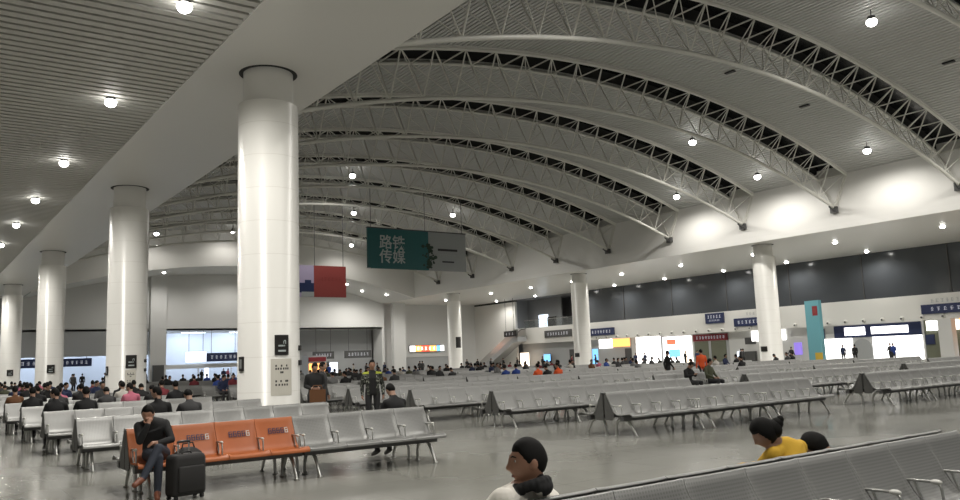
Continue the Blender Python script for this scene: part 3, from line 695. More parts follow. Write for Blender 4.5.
# ------------------------------------------------------------------ airport benches
UW = 2.366; SP = UW / 4
PROF = [(-.030, .858), (-.045, .866), (-.058, .858), (-.075, .80), (-.115, .70), (-.165, .60), (-.215, .51), (-.255, .455), (-.30, .425), (-.36, .412), (-.45, .414), (-.56, .428), (-.65, .440), (-.70, .442), (-.735, .432), (-.748, .412), (-.742, .392)]
def seat_mesh(m):
    w_ = SP - .005; us = [0, .012, .035, .08, w_ / 2, w_ - .08, w_ - .035, w_ - .012, w_]
    lift = [.022, .020, .009, .0, -.004, .0, .009, .020, .022]
    b = MB(); n = len(PROF); vs = []; uvs = []; L = 0
    for layer in (0, 1):
        L = 0
        for i, (y, z) in enumerate(PROF):
            a = PROF[max(i - 1, 0)]; c = PROF[min(i + 1, n - 1)]
            ty, tz = c[0] - a[0], c[1] - a[1]; l = math.hypot(ty, tz); ny, nz = tz / l, -ty / l     # normal, sitter's side
            if nz < 0 and i > 2: ny, nz = -ny, -nz
            if i <= 2: ny, nz = (-.5, .85)
            if i: L += math.hypot(y - PROF[i - 1][0], z - PROF[i - 1][1])
            for k, u in enumerate(us):
                d = lift[k] * (1 if 3 < i < n - 3 else .2) - layer * .012
                vs.append((u + .0025, y + ny * d, z + nz * d)); uvs.append((u, L))
    q = len(us); fs = []
    for i in range(n - 1):
        for k in range(q - 1):
            a = i * q + k; fs.append((a, a + 1, a + q + 1, a + q)); o = n * q; fs.append((o + a, o + a + q, o + a + q + 1, o + a + 1))
    o = n * q
    for i in range(n - 1):
        for k in (0, q - 1): a = i * q + k; fs.append((a, a + q, o + a + q, o + a))
    for k in range(q - 1):
        for i in (0, n - 1): a = i * q + k; fs.append((a, a + 1, o + a + 1, o + a))
    b.add(vs, fs, 0, True)
    me = b.mesh('seat', m); ul = me.uv_layers.new(name='UVMap')
    for lp in me.loops: ul.data[lp.index].uv = uvs[lp.vertex_index]
    return me
SEAT = seat_mesh(MT['steel']); SEAT_O = seat_mesh(MT['orange'])
def armrest_mesh():
    b = MB(); b.tube([(0, -.17, .60), (0, -.20, .605), (0, -.38, .605), (0, -.42, .59), (0, -.435, .56), (0, -.44, .42)], .011, 7); b.tube([(0, -.24, .60), (0, -.30, .43)], .010, 6)
    return b.mesh('armrest', MT['alloy'])
def armtip_mesh():
    b = MB(); b.ball((0, -.40, .605), .024, .045, .02, 10, 6); return b.mesh('armrest_pad', MT['tip'])
def leg_mesh():
    b = MB(); b.tube([(0, -.12, .0), (0, -.125, .16), (0, -.16, .27), (0, -.24, .335), (0, -.33, .345), (0, -.43, .33), (0, -.52, .26), (0, -.60, .14), (0, -.67, .015)], [.024, .026, .028, .032, .034, .032, .028, .025, .022], 8)
    b.lathe([(0, .0), (.04, 0), (.04, .018), (.02, .024)], 10, (0, -.67)); b.lathe([(0, 0), (.04, 0), (.04, .018), (.02, .024)], 10, (0, -.12))
    return b.mesh('leg', MT['alloy'])
def panel_mesh():
    b = MB(); b.prism_x([(-.003, .845), (-.045, .84), (-.10, .71), (-.20, .52), (-.245, .45), (-.25, .36), (-.20, .32), (-.003, .32)], -.006, .006)
    me = b.mesh('end_panel', MT['panel']); ul = me.uv_layers.new(name='UVMap')
    for lp in me.loops: v = me.vertices[lp.vertex_index].co; ul.data[lp.index].uv = (v.y, v.z)
    return me
ARM, TIP, LEG, PAN = armrest_mesh(), armtip_mesh(), leg_mesh(), panel_mesh()
BEAM = MB().box(.02, UW - .02, -.50, -.40, .31, .395).mesh('beam', MT['darksteel'])  # beam deepened so its dark face stands in for shadow under the seats
CART = MB().box(-.012, .012, -.62, -.25, .392, .405).mesh('seat_bracket', MT['darksteel'])
def make_bench(seat, detail=True):
    t = thing('airport_bench', '', 'bench', (0, 0, 0), 0, 'four seat steel benches in rows')
    for k in range(4): obj('seat', seat, t, (k * SP, 0, 0))
    for k in range(5):
        x = min(max(k * SP, .045), UW - .045); a = obj('armrest', ARM, t, (x, 0, 0)); obj('armrest_pad', TIP, a)
        if k < 4: obj('seat_bracket', CART, t, (k * SP + SP / 2, 0, 0))
    for x in (.18, UW - .18): obj('leg', LEG, t, (x, 0, 0))
    obj('beam', BEAM, t)
    for x in (.008, UW - .008): obj('end_panel', PAN, t, (x, 0, 0))
    return t
def single_bench_mesh():
    bm = bmesh.new()
    def put(me, x, mi):
        n0 = len(bm.faces); c = me.copy(); c.transform(Matrix.Translation((x, 0, 0))); bm.from_mesh(c); bm.faces.ensure_lookup_table()
        for f in bm.faces[n0:]: f.material_index = mi
    for k in range(4): put(SEAT, k * SP, 0)
    for k in range(5): put(ARM, min(max(k * SP, .045), UW - .045), 1)
    for x in (.18, UW - .18): put(LEG, x, 1)
    put(BEAM, 0, 2)
    for x in (.008, UW - .008): put(PAN, x, 3)
    me = bpy.data.meshes.new('airport_bench'); bm.to_mesh(me); bm.free()
    for k in ('steel', 'alloy', 'darksteel', 'panel'): me.materials.append(MT[k])
    return me
BENCH1 = single_bench_mesh()
B0 = make_bench(SEAT); BO = make_bench(SEAT_O); used = {'s': False, 'o': False}
ROWY = [3.42] + [11.94 + 3.8 * i for i in range(15)]
BLOCK = {'left': (2.57, 2), 'middle': (11.6, 3), 'right': (21.38, 3), 'far right': (31.2, 3), 'outer right': (41.0, 3)}
ROWN = ['the nearest row', 'the second row', 'the third row', 'the fourth row', 'the fifth row'] + ['the %s row' % o for o in ORD[5:]]
bench_at = {}
def put_bench(row, blk, u, back):
    x0, n = BLOCK[blk]; x = x0 + u * UW + (.12 if row == 0 else 0); y = ROWY[row]
    near = row <= 5
    orange = row == 1 and blk == 'left' and u == 0 and not back
    if near:
        src = BO if orange else B0; k = 'o' if orange else 's'
        o = src if not used[k] else clone(src); used[k] = True
    else:
        o = obj('airport_bench', BENCH1); tag(o, '', 'bench', 'four seat steel benches in rows')
    if back: o.location = (x + UW, y + .02, 0); o.rotation_euler = (0, 0, PI)
    else: o.location = (x, y - .02, 0)
    side = 'back-turned ' if back else ''
    unit = ['aisle-end', 'second', 'third'][u]
    o['label'] = ('orange covered four-seat bench where the man with the suitcase sits' if orange else
                  '%ssteel bench, %s unit of the %s block in %s' % (side, unit, blk, ROWN[row]))
    bench_at[(row, blk, u, back)] = o
for row in range(len(ROWY)):
    for blk, (x0, n) in BLOCK.items():
        if row == 0 and blk != 'left': continue
        for u in range(n):
            x = x0 + u * UW; y = ROWY[row]
            if not any(in_frame((xx, yy, zz)) for xx in (x, x + UW / 2, x + UW) for yy in (y, y - .7) for zz in (.1, .45, .86)): continue
            put_bench(row, blk, u, False)
            if row <= 2 or (row <= 5 and blk in ('left', 'middle')): put_bench(row, blk, u, True)
# printed strip on the orange seats (part of the bench)
for k in (1, 2, 3):
    b = MB(); p0, p1 = Vector((0, -.105, .725)), Vector((0, -.145, .64))
    for i in range(5):
        x = k * SP + .19 + i * .064
        for (dx, w2, f0, f1) in ((0, .05, .05, .16), (0, .05, .44, .54), (0, .05, .84, .95), (.0, .012, .05, .95), (.038, .012, .3, .95)):
            a, c = p0.lerp(p1, f0), p0.lerp(p1, f1); q = Vector((0, -.012, -.006))
            b.add([(x + dx, a.y - .012, a.z), (x + dx + w2, a.y - .012, a.z), (x + dx + w2, c.y - .012, c.z), (x + dx, c.y - .012, c.z)], [(0, 1, 2, 3)], i % 5 == 4)
    o = b.build('printed_strip', [MT['navy_print'] if 'navy_print' in MT else MT['navy'], MT['tip']], BO); o['label'] = 'blue print on the orange seat back'

# ------------------------------------------------------------------ people
def V(*a): return Vector(a)
def head_dir_mesh(cc, Rm, s=1., seg=40, rings=30, grow=0., cap=None):
    """head surface; local -y is the face. cap: function(dir)->margin keeps the hair area and swells it"""
    vs = []; mg = []
    a, bq, c = .074 * s, .094 * s, .117 * s
    for i in range(rings + 1):
        th = PI * i / rings
        for k in range(seg):
            ph = 2 * PI * k / seg
            x, y, z = math.sin(th) * math.cos(ph), math.sin(th) * math.sin(ph), math.cos(th)
            p = V(a * x, bq * y, c * z)
            if z < 0:
                p.x *= 1 - .30 * (-z) ** 1.3
                if y > 0: p.y *= 1 - .35 * (-z)
            if y < .25:
                X, Z = p.x / s, p.z / s; g = lambda u, w_: math.exp(-(u / w_) ** 2)
                d = -.030 * g(X, .014) * g(Z + .022, .017) - .014 * g(X, .012) * g(Z - .008, .026) - .005 * g(X, .045) * g(Z - .036, .012)
                d += .009 * g(abs(X) - .031, .015) * g(Z - .016, .012)
                d += -.009 * g(X, .024) * g(Z + .055, .008) - .008 * g(X, .020) * g(Z + .071, .008) + .004 * g(X, .026) * g(Z + .063, .004)
                d += -.011 * g(X, .022) * g(Z + .098, .017)
                if y < 0: p.y += d * s
            m = 1.
            if cap:
                m = cap(x, y, z); p *= 1 + grow * max(0, min(1, m / .22)) - (.03 if m < .02 else 0)
            mg.append(m); vs.append(cc + Rm @ p)
    fs = []
    for i in range(rings):
        for k in range(seg):
            f = (i * seg + k, (i + 1) * seg + k, (i + 1) * seg + (k + 1) % seg, i * seg + (k + 1) % seg)
            if cap is None or max(mg[q] for q in f) > 0: fs.append(f)
    return vs, fs
def short_hair(x, y, z):
    if y < -.62: zm = .52
    elif y < .02: zm = .52 - (y + .62) / .64 * .72
    elif y < .25: zm = -.20
    else: zm = -.20 - (y - .25) * .6
    return z - zm
def long_hair(x, y, z):
    if y < -.55: zm = .45
    elif y < -.1: zm = .45 - (y + .55) / .45 * .9
    else: zm = -.75
    return z - zm

def hand(b, wr, d, n, side, curl=.5, s=1.):
    """palm, four bent fingers of unequal length and a thumb; d forward, n out of the palm's back"""
    d = d.normalized(); n = (n - d * n.dot(d)).normalized(); lat = d.cross(n) * side
    b.tube([wr - d * .01, wr + d * .03, wr + d * .085], [.024 * s, .03 * s, .028 * s], 8)
    b.ball(wr + d * .085, .03, .022, .022, 8, 6)
    for k, L in enumerate((.072, .080, .075, .058)):
        o = wr + d * .075 + lat * (.030 - .020 * k)
        d1 = (d - n * curl * .5).normalized(); d2 = (d - n * curl * 1.6).normalized()
        p1 = o + d1 * L * .55; p2 = p1 + d2 * L * .5
        b.tube([o, p1, p2], [.0105 * s, .0098 * s, .0085 * s], 6); b.ball(p2, .0085, seg=6, rings=4)
    o = wr + d * .02 + lat * .024; p1 = o + (d * .6 + lat * .8 - n * .3).normalized() * .045; p2 = p1 + (d + lat * .15 - n * .4).normalized() * .03
    b.tube([o, p1, p2], [.014 * s, .0115 * s, .0095 * s], 6); b.ball(p2, .0095, seg=6, rings=4)

def limb(b, bones, pts, rs, slot, seg=12):
    b.tube(pts, rs, seg)
    for p, r in zip(pts, rs): b.ball(p, r, seg=seg, rings=8)
    for i in range(len(pts) - 1): bones.append((pts[i], pts[i + 1], rs[i], rs[i + 1], slot))
def torso(b, bones, secs, slot, seg=20):
    """secs: (centre, half width, half depth, lateral axis)"""
    vs = []
    for i, (c, wx, wy, lat) in enumerate(secs):
        a = secs[max(i - 1, 0)][0]; e = secs[min(i + 1, len(secs) - 1)][0]; ax = (e - a).normalized()
        lat = (lat - ax * lat.dot(ax)).normalized(); fr = ax.cross(lat)
        for k in range(seg):
            t = 2 * PI * k / seg; ct, st = math.cos(t), math.sin(t)
            vs.append(c + lat * wx * math.copysign(abs(ct) ** .85, ct) + fr * wy * math.copysign(abs(st) ** .85, st))
    n = len(secs); fs = [(i * seg + k, i * seg + (k + 1) % seg, (i + 1) * seg + (k + 1) % seg, (i + 1) * seg + k) for i in range(n - 1) for k in range(seg)]
    fs += [tuple(range(seg))[::-1], tuple(range((n - 1) * seg, n * seg))]
    b.add(vs, fs, 0, True)
    for i in range(n - 1): bones.append((secs[i][0], secs[i + 1][0], (secs[i][1] + secs[i][2]) / 2, (secs[i + 1][1] + secs[i + 1][2]) / 2, slot))

SLOTS = ['skin', 'top', 'bottom', 'shoes', 'accent', 'collar']
def human(name, J, voxel=.012, ratio=None, hs=1., extra=None, smooth=5):
    """one continuous body: shapes unioned by a voxel remesh, materials by region"""
    b = MB(); bones = []
    pel, waist, chest, neck, head = (V(*J[k]) for k in ('pelvis', 'waist', 'chest', 'neck', 'head'))
    sl, sr = V(*J['shL']), V(*J['shR']); lat = (sl - sr).normalized(); hl, hr = V(*J['hipL']), V(*J['hipR']); plat = (hl - hr).normalized()
    sw = (sl - sr).length / 2
    bulk = J.get('bulk', 1.)
    mid = (sl + sr) / 2
    torso(b, bones, [(pel - V(0, 0, .06), .14 * bulk, .105 * bulk, plat), (pel, .165 * bulk, .12 * bulk, plat), (waist, .15 * bulk, .11 * bulk, (lat + plat) / 2), (chest, .175 * bulk, .125 * bulk, lat), (chest.lerp(mid, .75), sw + .0, .105 * bulk, lat), (mid.lerp(neck, .45), sw * .62, .08, lat), (neck, .062, .062, lat)], 'top')
    for q in (sl, sr): limb(b, bones, [neck.lerp(mid, .55), (neck.lerp(mid, .7)).lerp(q, .55), q - V(0, 0, .012)], [.062, .066, .062], 'top')
    Rh = Euler(J.get('hrot', (0, 0, 0)), 'XYZ').to_matrix()
    hv, hf = head_dir_mesh(head, Rh, hs); b.add(hv, hf, 0, True)
    for sx in (-1, 1): b.ball(head + Rh @ V(sx * .074 * hs, .012, -.004), .012, .025, .033, 10, 8, 0, Rh)
    limb(b, bones, [neck - (head - neck) * .15, neck.lerp(head + Rh @ V(0, .025, -.06), .5), head + Rh @ V(0, .022, -.05)], [.062, .057, .058], 'skin')
    bones.append((head + Rh @ V(0, 0, .03), head + Rh @ V(0, -.01, -.06), .095, .075, 'skin'))
    for s in 'LR':
        sg = 1 if s == 'L' else -1
        sh, el, wr = V(*J['sh' + s]), V(*J['el' + s]), V(*J['wr' + s])
        limb(b, bones, [sh, sh.lerp(el, .5), el], [.062 * bulk, .056 * bulk, .047 * bulk], 'top')
        limb(b, bones, [el, el.lerp(wr, .45), wr], [.047 * bulk, .045 * bulk, .034 * bulk], 'top')
        hd = V(*J.get('hd' + s, (wr - el).normalized()[:])); hn = V(*J.get('hn' + s, (0, 0, 1)))
        if J.get('hand' + s, True): hand(b, wr, hd, hn, sg, J.get('curl', .6)); bones.append((wr + hd.normalized() * .02, wr + hd.normalized() * .15, .03, .03, 'skin'))
        hp, kn, an, to = (V(*J[k + s]) for k in ('hip', 'kn', 'an', 'to'))
        limb(b, bones, [hp, hp.lerp(kn, .5), kn], [.092, .08, .062], 'bottom')
        limb(b, bones, [kn, kn.lerp(an, .4), an], [.060, .056, .044], 'bottom')
        b.tube([an + (to - an) * -.25, an.lerp(to, .4) , to], [.042, .045, .034], 10); b.ball(to, .036, seg=10, rings=6); b.ball(an + (to - an) * -.25, .042, seg=10, rings=6)
        bones.append((an + (to - an) * -.3 - V(0, 0, .02), to, .042, .036, 'shoes'))
    if extra: extra(b, bones)
    me = b.mesh(name + '_raw', MT['skin'])
    o = obj(name + '_raw', me)
    md = o.modifiers.new('r', 'REMESH'); md.mode = 'VOXEL'; md.voxel_size = voxel
    md = o.modifiers.new('s', 'SMOOTH'); md.factor = .5; md.iterations = smooth
    if ratio: md = o.modifiers.new('d', 'DECIMATE'); md.ratio = ratio
    bpy.context.view_layer.update()
    out = bpy.data.meshes.new_from_object(o.evaluated_get(bpy.context.evaluated_depsgraph_get()))
    bpy.data.objects.remove(o)
    out.name = name; out.materials.clear()
    cov = J.get('region'); Rt = Rh.transposed()
    idx = {k: i for i, k in enumerate(SLOTS)}
    B = [(p, q - p, max((q - p).length_squared, 1e-9), r0, r1, idx[sl_]) for p, q, r0, r1, sl_ in bones]
    for f in out.polygons:
        c = f.center; best = 1e9; bi = 0
        for p, d, l2, r0, r1, si in B:
            t = (c - p).dot(d) / l2; t = 0 if t < 0 else 1 if t > 1 else t
            dist = (c - p - d * t).length / (r0 + (r1 - r0) * t)
            if dist < best: best, bi = dist, si
        q = Rt @ (c - head)
        if bi != 5 and (q.x / .09) ** 2 + ((q.y + .012) / .135) ** 2 + (q.z / .128) ** 2 < hs * hs: bi = 0
        if cov: bi = cov(c, SLOTS[bi]); bi = idx[bi] if isinstance(bi, str) else bi
        f.material_index = bi; f.use_smooth = True
    return out
def hair_mesh(name, J, hs=1., grow=.10, cap=short_hair, seg=40, rings=30, bun=None):
    b = MB(); Rh = Euler(J.get('hrot', (0, 0, 0)), 'XYZ').to_matrix(); h = V(*J['head'])
    vs, fs = head_dir_mesh(h, Rh, hs * 1.012, seg, rings, grow, cap); b.add(vs, fs, 0, True)
    if bun:
        for p, r in bun: b.ball(h + Rh @ V(*p), *r, seg=14, rings=10, Rm=Rh)
    return b.mesh(name, MT['hair'])

def sit(**k):
    J = dict(pelvis=(0, .0, .525), waist=(0, .03, .70), chest=(0, .06, .90), neck=(0, .035, 1.095), head=(0, -.005, 1.235), shL=(.168, .05, .985), shR=(-.168, .05, .985),
             elL=(.235, -.03, .77), elR=(-.235, -.03, .77), wrL=(.11, -.25, .66), wrR=(-.11, -.25, .66), hdL=(-.5, -.8, -.1), hdR=(.5, -.8, -.1),
             hipL=(.095, -.02, .53), hipR=(-.095, -.02, .53), knL=(.12, -.46, .535), knR=(-.12, -.46, .535), anL=(.12, -.44, .10), anR=(-.12, -.44, .10), toL=(.13, -.60, .038), toR=(-.13, -.60, .038))
    J.update(k); return J
def stand(**k):
    J = dict(pelvis=(0, 0, .93), waist=(0, -.01, 1.08), chest=(0, 0, 1.26), neck=(0, .01, 1.45), head=(0, -.02, 1.59), shL=(.178, .01, 1.36), shR=(-.178, .01, 1.36),
             elL=(.235, .03, 1.10), elR=(-.235, .03, 1.10), wrL=(.24, -.05, .86), wrR=(-.24, -.05, .86), hnL=(1, 0, 0), hnR=(-1, 0, 0),
             hipL=(.095, 0, .90), hipR=(-.095, 0, .90), knL=(.105, -.02, .50), knR=(-.105, -.02, .50), anL=(.11, .02, .09), anR=(-.11, .02, .09), toL=(.13, -.15, .036), toR=(-.13, -.15, .036))
    J.update(k); return J
POSES = {
 'sit': sit(),
 'phone': sit(chest=(0, .0, .88), neck=(0, -.06, 1.05), head=(0, -.14, 1.15), hrot=(.55, 0, 0), shL=(.165, -.01, .945), shR=(-.165, -.01, .945), waist=(0, .02, .70), elL=(.22, -.12, .76), elR=(-.22, -.12, .76), wrL=(.06, -.30, .80), wrR=(-.06, -.30, .80), hdL=(-.4, -.6, .5), hdR=(.4, -.6, .5)),
 'turn': sit(hrot=(0, .05, .9), chest=(.03, .05, .90), head=(.03, -.01, 1.225), neck=(.02, .03, 1.09)),
 'stand': stand(),
 'walk': stand(knL=(.10, -.14, .51), anL=(.11, -.20, .10), toL=(.12, -.37, .05), knR=(-.10, .02, .49), anR=(-.11, .22, .13), toR=(-.12, .10, .03), elL=(.23, .10, 1.11), wrL=(.22, .06, .86), elR=(-.23, -.04, 1.11), wrR=(-.22, -.20, .90)),
 'hold': stand(elL=(.23, .02, 1.12), wrL=(.10, -.24, 1.06), elR=(-.23, .02, 1.12), wrR=(-.10, -.24, 1.06), hdL=(-.5, -.8, 0), hdR=(.5, -.8, 0), hrot=(.3, 0, .3), head=(0, -.04, 1.58)),
}
PROTO = {}
for k, J in POSES.items():
    PROTO[k] = (human('person_body', J, .014, .22), hair_mesh('hair', J, seg=20, rings=14), hair_mesh('long_hair', J, cap=long_hair, grow=.14, seg=20, rings=14))
TOPW = {'black': 'black jacket', 'navy': 'navy jacket', 'charcoal': 'charcoal coat', 'white': 'white jacket', 'pink': 'pink jacket', 'brown': 'brown jacket', 'grey': 'grey jacket', 'maroon': 'maroon jacket', 'blue': 'blue jacket', 'orange': 'orange vest', 'olive': 'olive jacket', 'yellow': 'yellow jacket'}
def person(pose, x, y, rz, top, where, grp, long=False, bottom='trouser', accent=None, s=1., z=0):
    body, h1, h2 = PROTO[pose]
    if not body.materials:
        for _ in SLOTS: body.materials.append(None)
    o = obj('person', body); o.location = (x, y, z); o.rotation_euler = (0, 0, rz); o.scale = (s, s, s)
    tm = MT['c_' + top]
    for i, m in enumerate((MT['skin2'], tm, MT[bottom], MT['darkshoe'], tm, tm)):
        o.material_slots[i].link = 'OBJECT'; o.material_slots[i].material = m
    h = obj('hair', h2 if long else h1, o)
    tag(o, 'person in %s, %s' % (TOPW[top] if top == 'orange' else top, where), 'person', grp)
    return o
def sitter(row, blk, seat, back, top, pose='sit', long=False, s=1.):
    x0, n = BLOCK[blk]; x = x0 + (seat + .5) * SP; y = ROWY[row] + (.38 if back else -.38)
    o = person(pose, x, y, PI if back else 0, top, '%s seat of %s, %s block%s' % (ORD[seat], ROWN[row], blk, ', facing away' if back else ''), 'seated travellers', long, s=s)
    return o
taken = set()
def S(row, blk, seat, back, top, pose='sit', long=False, s=1.):
    if (row, blk, seat, back) in taken: return
    taken.add((row, blk, seat, back)); return sitter(row, blk, seat, back, top, pose, long, s)
# seated people the photograph shows singly
for a in [(2, 'left', 2, True, 'black', 'turn'), (2, 'left', 3, True, 'charcoal', 'phone'), (3, 'left', 0, True, 'black', 'turn'), (3, 'left', 1, True, 'black', 'sit'),
          (4, 'left', 0, True, 'black', 'sit'), (4, 'left', 1, True, 'charcoal', 'sit'), (4, 'left', 3, True, 'charcoal', 'phone'), (4, 'left', 4, True, 'pink', 'turn'), (4, 'left', 5, True, 'black', 'phone'), (4, 'left', 6, True, 'black', 'sit'),
          (5, 'left', 0, True, 'brown', 'sit'), (5, 'left', 1, True, 'black', 'turn'), (5, 'left', 2, True, 'pink', 'phone'), (5, 'left', 3, True, 'black', 'sit'), (5, 'left', 5, True, 'white', 'sit'), (5, 'left', 6, True, 'black', 'phone'), (5, 'left', 7, True, 'maroon', 'sit'),
          (1, 'left', 7, True, 'black', 'phone'),
          (3, 'right', 2, False, 'black', 'phone'), (3, 'right', 4, False, 'olive', 'turn'),
          (5, 'right', 2, True, 'orange', 'sit'), (5, 'right', 4, True, 'orange', 'turn'), (5, 'right', 3, True, 'black', 'phone'), (6, 'right', 4, True, 'blue', 'phone'), (6, 'right', 5, True, 'blue', 'sit'),
          (4, 'far right', 1, True, 'black', 'turn'), (5, 'far right', 3, True, 'charcoal', 'phone'), (5, 'far right', 6, True, 'white', 'sit'), (6, 'middle', 6, True, 'black', 'turn'), (6, 'middle', 1, True, 'white', 'sit')]: S(*a)
rnd = random.Random(11)
PAL = ['black'] * 9 + ['charcoal'] * 5 + ['navy'] * 4 + ['grey'] * 2 + ['brown', 'olive', 'maroon', 'white', 'pink', 'blue']
for row in range(6, 16):
    for blk, (x0, n) in BLOCK.items():
        for seat in range(n * 4):
            for back in (True, False):
                x = x0 + (seat + .5) * SP
                if not in_frame((x, ROWY[row], 1.2), 4): continue
                pr_ = (.42 if blk == 'left' else .26 if row > 8 else .10) * (1 if back else .45)
                if blk in ('far right', 'outer right'): pr_ *= 1.1 if row < 10 else .7
                if rnd.random() < pr_: S(row, blk, seat, back, rnd.choice(PAL), rnd.choice(['sit', 'phone', 'turn', 'sit']), rnd.random() < .3)
# people standing at the far end and before the shops
sid = [0]
def stander(x, y, rz, top, pose, where, long=False):
    person(pose, x, y, rz, top, where, 'people standing far off', long)
spots = [(12.2, 76), (14.0, 88), (15.4, 91), (16.6, 86), (17.5, 90), (20., 85), (26.5, 88), (28.2, 86), (30.0, 90), (31.8, 87), (33.6, 91), (35.5, 88), (38.5, 82), (40.2, 86), (42.0, 80), (44.5, 88), (46.5, 84), (48.8, 90), (50.5, 82), (52.6, 86), (55, 90), (57.6, 78), (59.0, 85), (61.0, 80), (62.8, 88), (64.0, 76), (65.6, 83), (67.0, 74), (66.2, 69), (67.6, 64), (64.8, 60), (68.3, 57.5), (66.0, 54), (67.8, 50), (64.0, 47), (68.6, 45), (66.4, 37.5), (67.5, 35), (64.5, 33.2), (68.9, 40)]
for i, (x, y) in enumerate(spots):
    zone = 'before the end wall' if x < 54 else 'near the escalator' if y > 70 else 'before lit shops'
    pose = rnd.choice(['stand', 'walk', 'hold']); top = rnd.choice(PAL)
    sid[0] += 1
    stander(x, y, rnd.uniform(-PI, PI), top, pose, '%s %s, %s from the left of those standing' % ({'stand': 'standing', 'walk': 'walking', 'hold': 'standing'}[pose], zone, ORD[i] if i < 20 else 'twenty-' + ORD[i - 20] if i - 20 < 9 else 'thirty-' + ORD[i - 29] if i > 29 else 'thirtieth'), rnd.random() < .3)
person('stand', 30.7, 24.9, math.radians(150), 'orange', 'standing in the aisle behind the right block, seen from behind', 'workers in orange vests')
person('walk', 29.6, 26.0, math.radians(60), 'black', 'walking beside the orange vest worker in the aisle', 'people standing far off')
person('hold', 8.48, 18.9, math.radians(-20), 'black', 'standing against the nearest column holding a brown bag', 'people standing near the column')
t = thing('shoulder_bag', 'brown bag held in front by the person at the nearest column', 'bag', (8.38, 18.52, .74), math.radians(-20))
b = MB(); b.box(-.19, .19, -.07, .07, 0, .30); b.build('body', MT['c_brown'], t)
MB().tube([(-.12, 0, .30), (-.09, 0, .40), (.09, 0, .40), (.12, 0, .30)], .012, 7).build('handle', MT['c_brown'], t)
person('stand', 9.0, 19.6, math.radians(40), 'charcoal', 'standing just right of the person with the brown bag', 'people standing near the column')

# --- man in the white jacket with a black hood, nearest bench, head in profile
def near_region(collar_z, nk):
    def f(c, s):
        return s
    return f
def unrot(v): return v
Jm = sit(pelvis=(0, -.08, .525), waist=(0, .03, .66), chest=(0, .12, .80), neck=(.0, .20, .94), head=(.0, .205, 1.05), shL=(.19, .15, .865), shR=(-.19, .15, .865), elL=(.26, .02, .72), elR=(-.26, .02, .72), wrL=(.10, -.2, .64), wrR=(-.10, -.2, .64), hrot=(.05, 0, .78), bulk=1.2)
def hood(b, bones):
    n = V(0, .215, .925)
    vs = []
    for k in range(20):     # thick ring of hood around the neck
        a = 2 * PI * k / 20; p = n + V(.094 * math.cos(a), .086 * math.sin(a), -.004 + .030 * math.sin(a)); b.ball(p, .032, seg=8, rings=6)
    b.ball(n + V(0, .080, -.005), .080, .045, .05, 14, 10)
    b.ball(n + V(-.105, .0, -.125), .125, .12, .11, 14, 10); bones.append((n + V(-.12, -.02, -.12), n + V(-.08, .02, -.12), .12, .12, 'top'))
    for k in range(20):
        a, c = 2 * PI * k / 20, 2 * PI * (k + 1) / 20
        bones.append((n + V(.094 * math.cos(a), .086 * math.sin(a), -.004 + .030 * math.sin(a)), n + V(.094 * math.cos(c), .086 * math.sin(c), -.004 + .030 * math.sin(c)), .045, .045, 'collar'))
    bones.append((n + V(0, .08, .0), n + V(0, .10, -.005), .058, .05, 'collar'))
def finish(o, mats):
    for m in mats: o.data.materials.append(m)
me = human('person_body', Jm, .0052, None, 1.08, hood, 3)
man = obj('person', me); finish(man, (MT['skin'], MT['jacketwhite'], MT['trouser'], MT['darkshoe'], MT['jacketwhite'], MT['c_black']))
man.location = (2.80, 3.765, 0); man.rotation_euler = (0, 0, PI + .35)
tag(man, 'man in white jacket with black hood at the near bench, face in profile', 'person')
obj('hair', hair_mesh('hair', Jm, 1.08, .08, short_hair, 64, 48), man)
Rh = Euler(Jm['hrot'], 'XYZ').to_matrix(); hc = V(*Jm['head'])
for sx in (-1, 1):
    b = MB(); b.ball(hc + Rh @ V(sx * .033, -.0745, .017), .0118, seg=12, rings=8, Rm=Rh); e = b.build('eye', MT['eyewhite'], man)
    b = MB(); b.ball(hc + Rh @ V(sx * .033, -.0852, .017), .0058, .0022, .0058, 10, 6, Rm=Rh); b.build('iris', MT['hair'], e)
    b = MB(); b.tube([hc + Rh @ V(sx * .015, -.0985, .038), hc + Rh @ V(sx * .034, -.0925, .043), hc + Rh @ V(sx * .053, -.0785, .037)], [.0035, .0045, .0025], 6); b.build('eyebrow', MT['hair'], man)
b = MB(); b.tube([hc + Rh @ V(-.022, -.0865, -.068), hc + Rh @ V(-.01, -.0935, -.066), hc + Rh @ V(0, -.0955, -.067), hc + Rh @ V(.01, -.0935, -.066), hc + Rh @ V(.022, -.0865, -.068)], [.003, .006, .0065, .006, .003], 6); b.build('lips', MT['lip'], man)

# --- woman in the yellow jacket bent over, hair in a bun
Jw = sit(pelvis=(0, -.05, .52), waist=(.03, -.05, .68), chest=(.03, -.06, .79), neck=(.11, -.09, .895), head=(.215, -.12, .985), hrot=(.60, .10, 1.0), shL=(.20, -.07, .83), shR=(-.14, -.06, .85), elL=(.22, -.22, .68), elR=(-.18, -.2, .68), wrL=(.14, -.40, .70), wrR=(.02, -.38, .70), bulk=1.0)
me = human('person_body', Jw, .009, None, .98, None, 4)
o = obj('person', me); finish(o, (MT['skin2'], MT['c_yellow'], MT['trouser'], MT['darkshoe'], MT['c_yellow'], MT['c_yellow']))
o.location = (5.74, 3.42 + .38, -.015); o.rotation_euler = (0, 0, PI)
tag(o, 'woman in bright yellow jacket bent forward behind the near bench, hair in bun', 'person')
obj('hair', hair_mesh('hair', Jw, .98, .17, long_hair, 48, 36, [((0, .07, -.012), (.074, .072, .080)), ((0, .125, .0), (.045, .05, .048)), ((0, .165, .012), (.03, .028, .03))]), o)
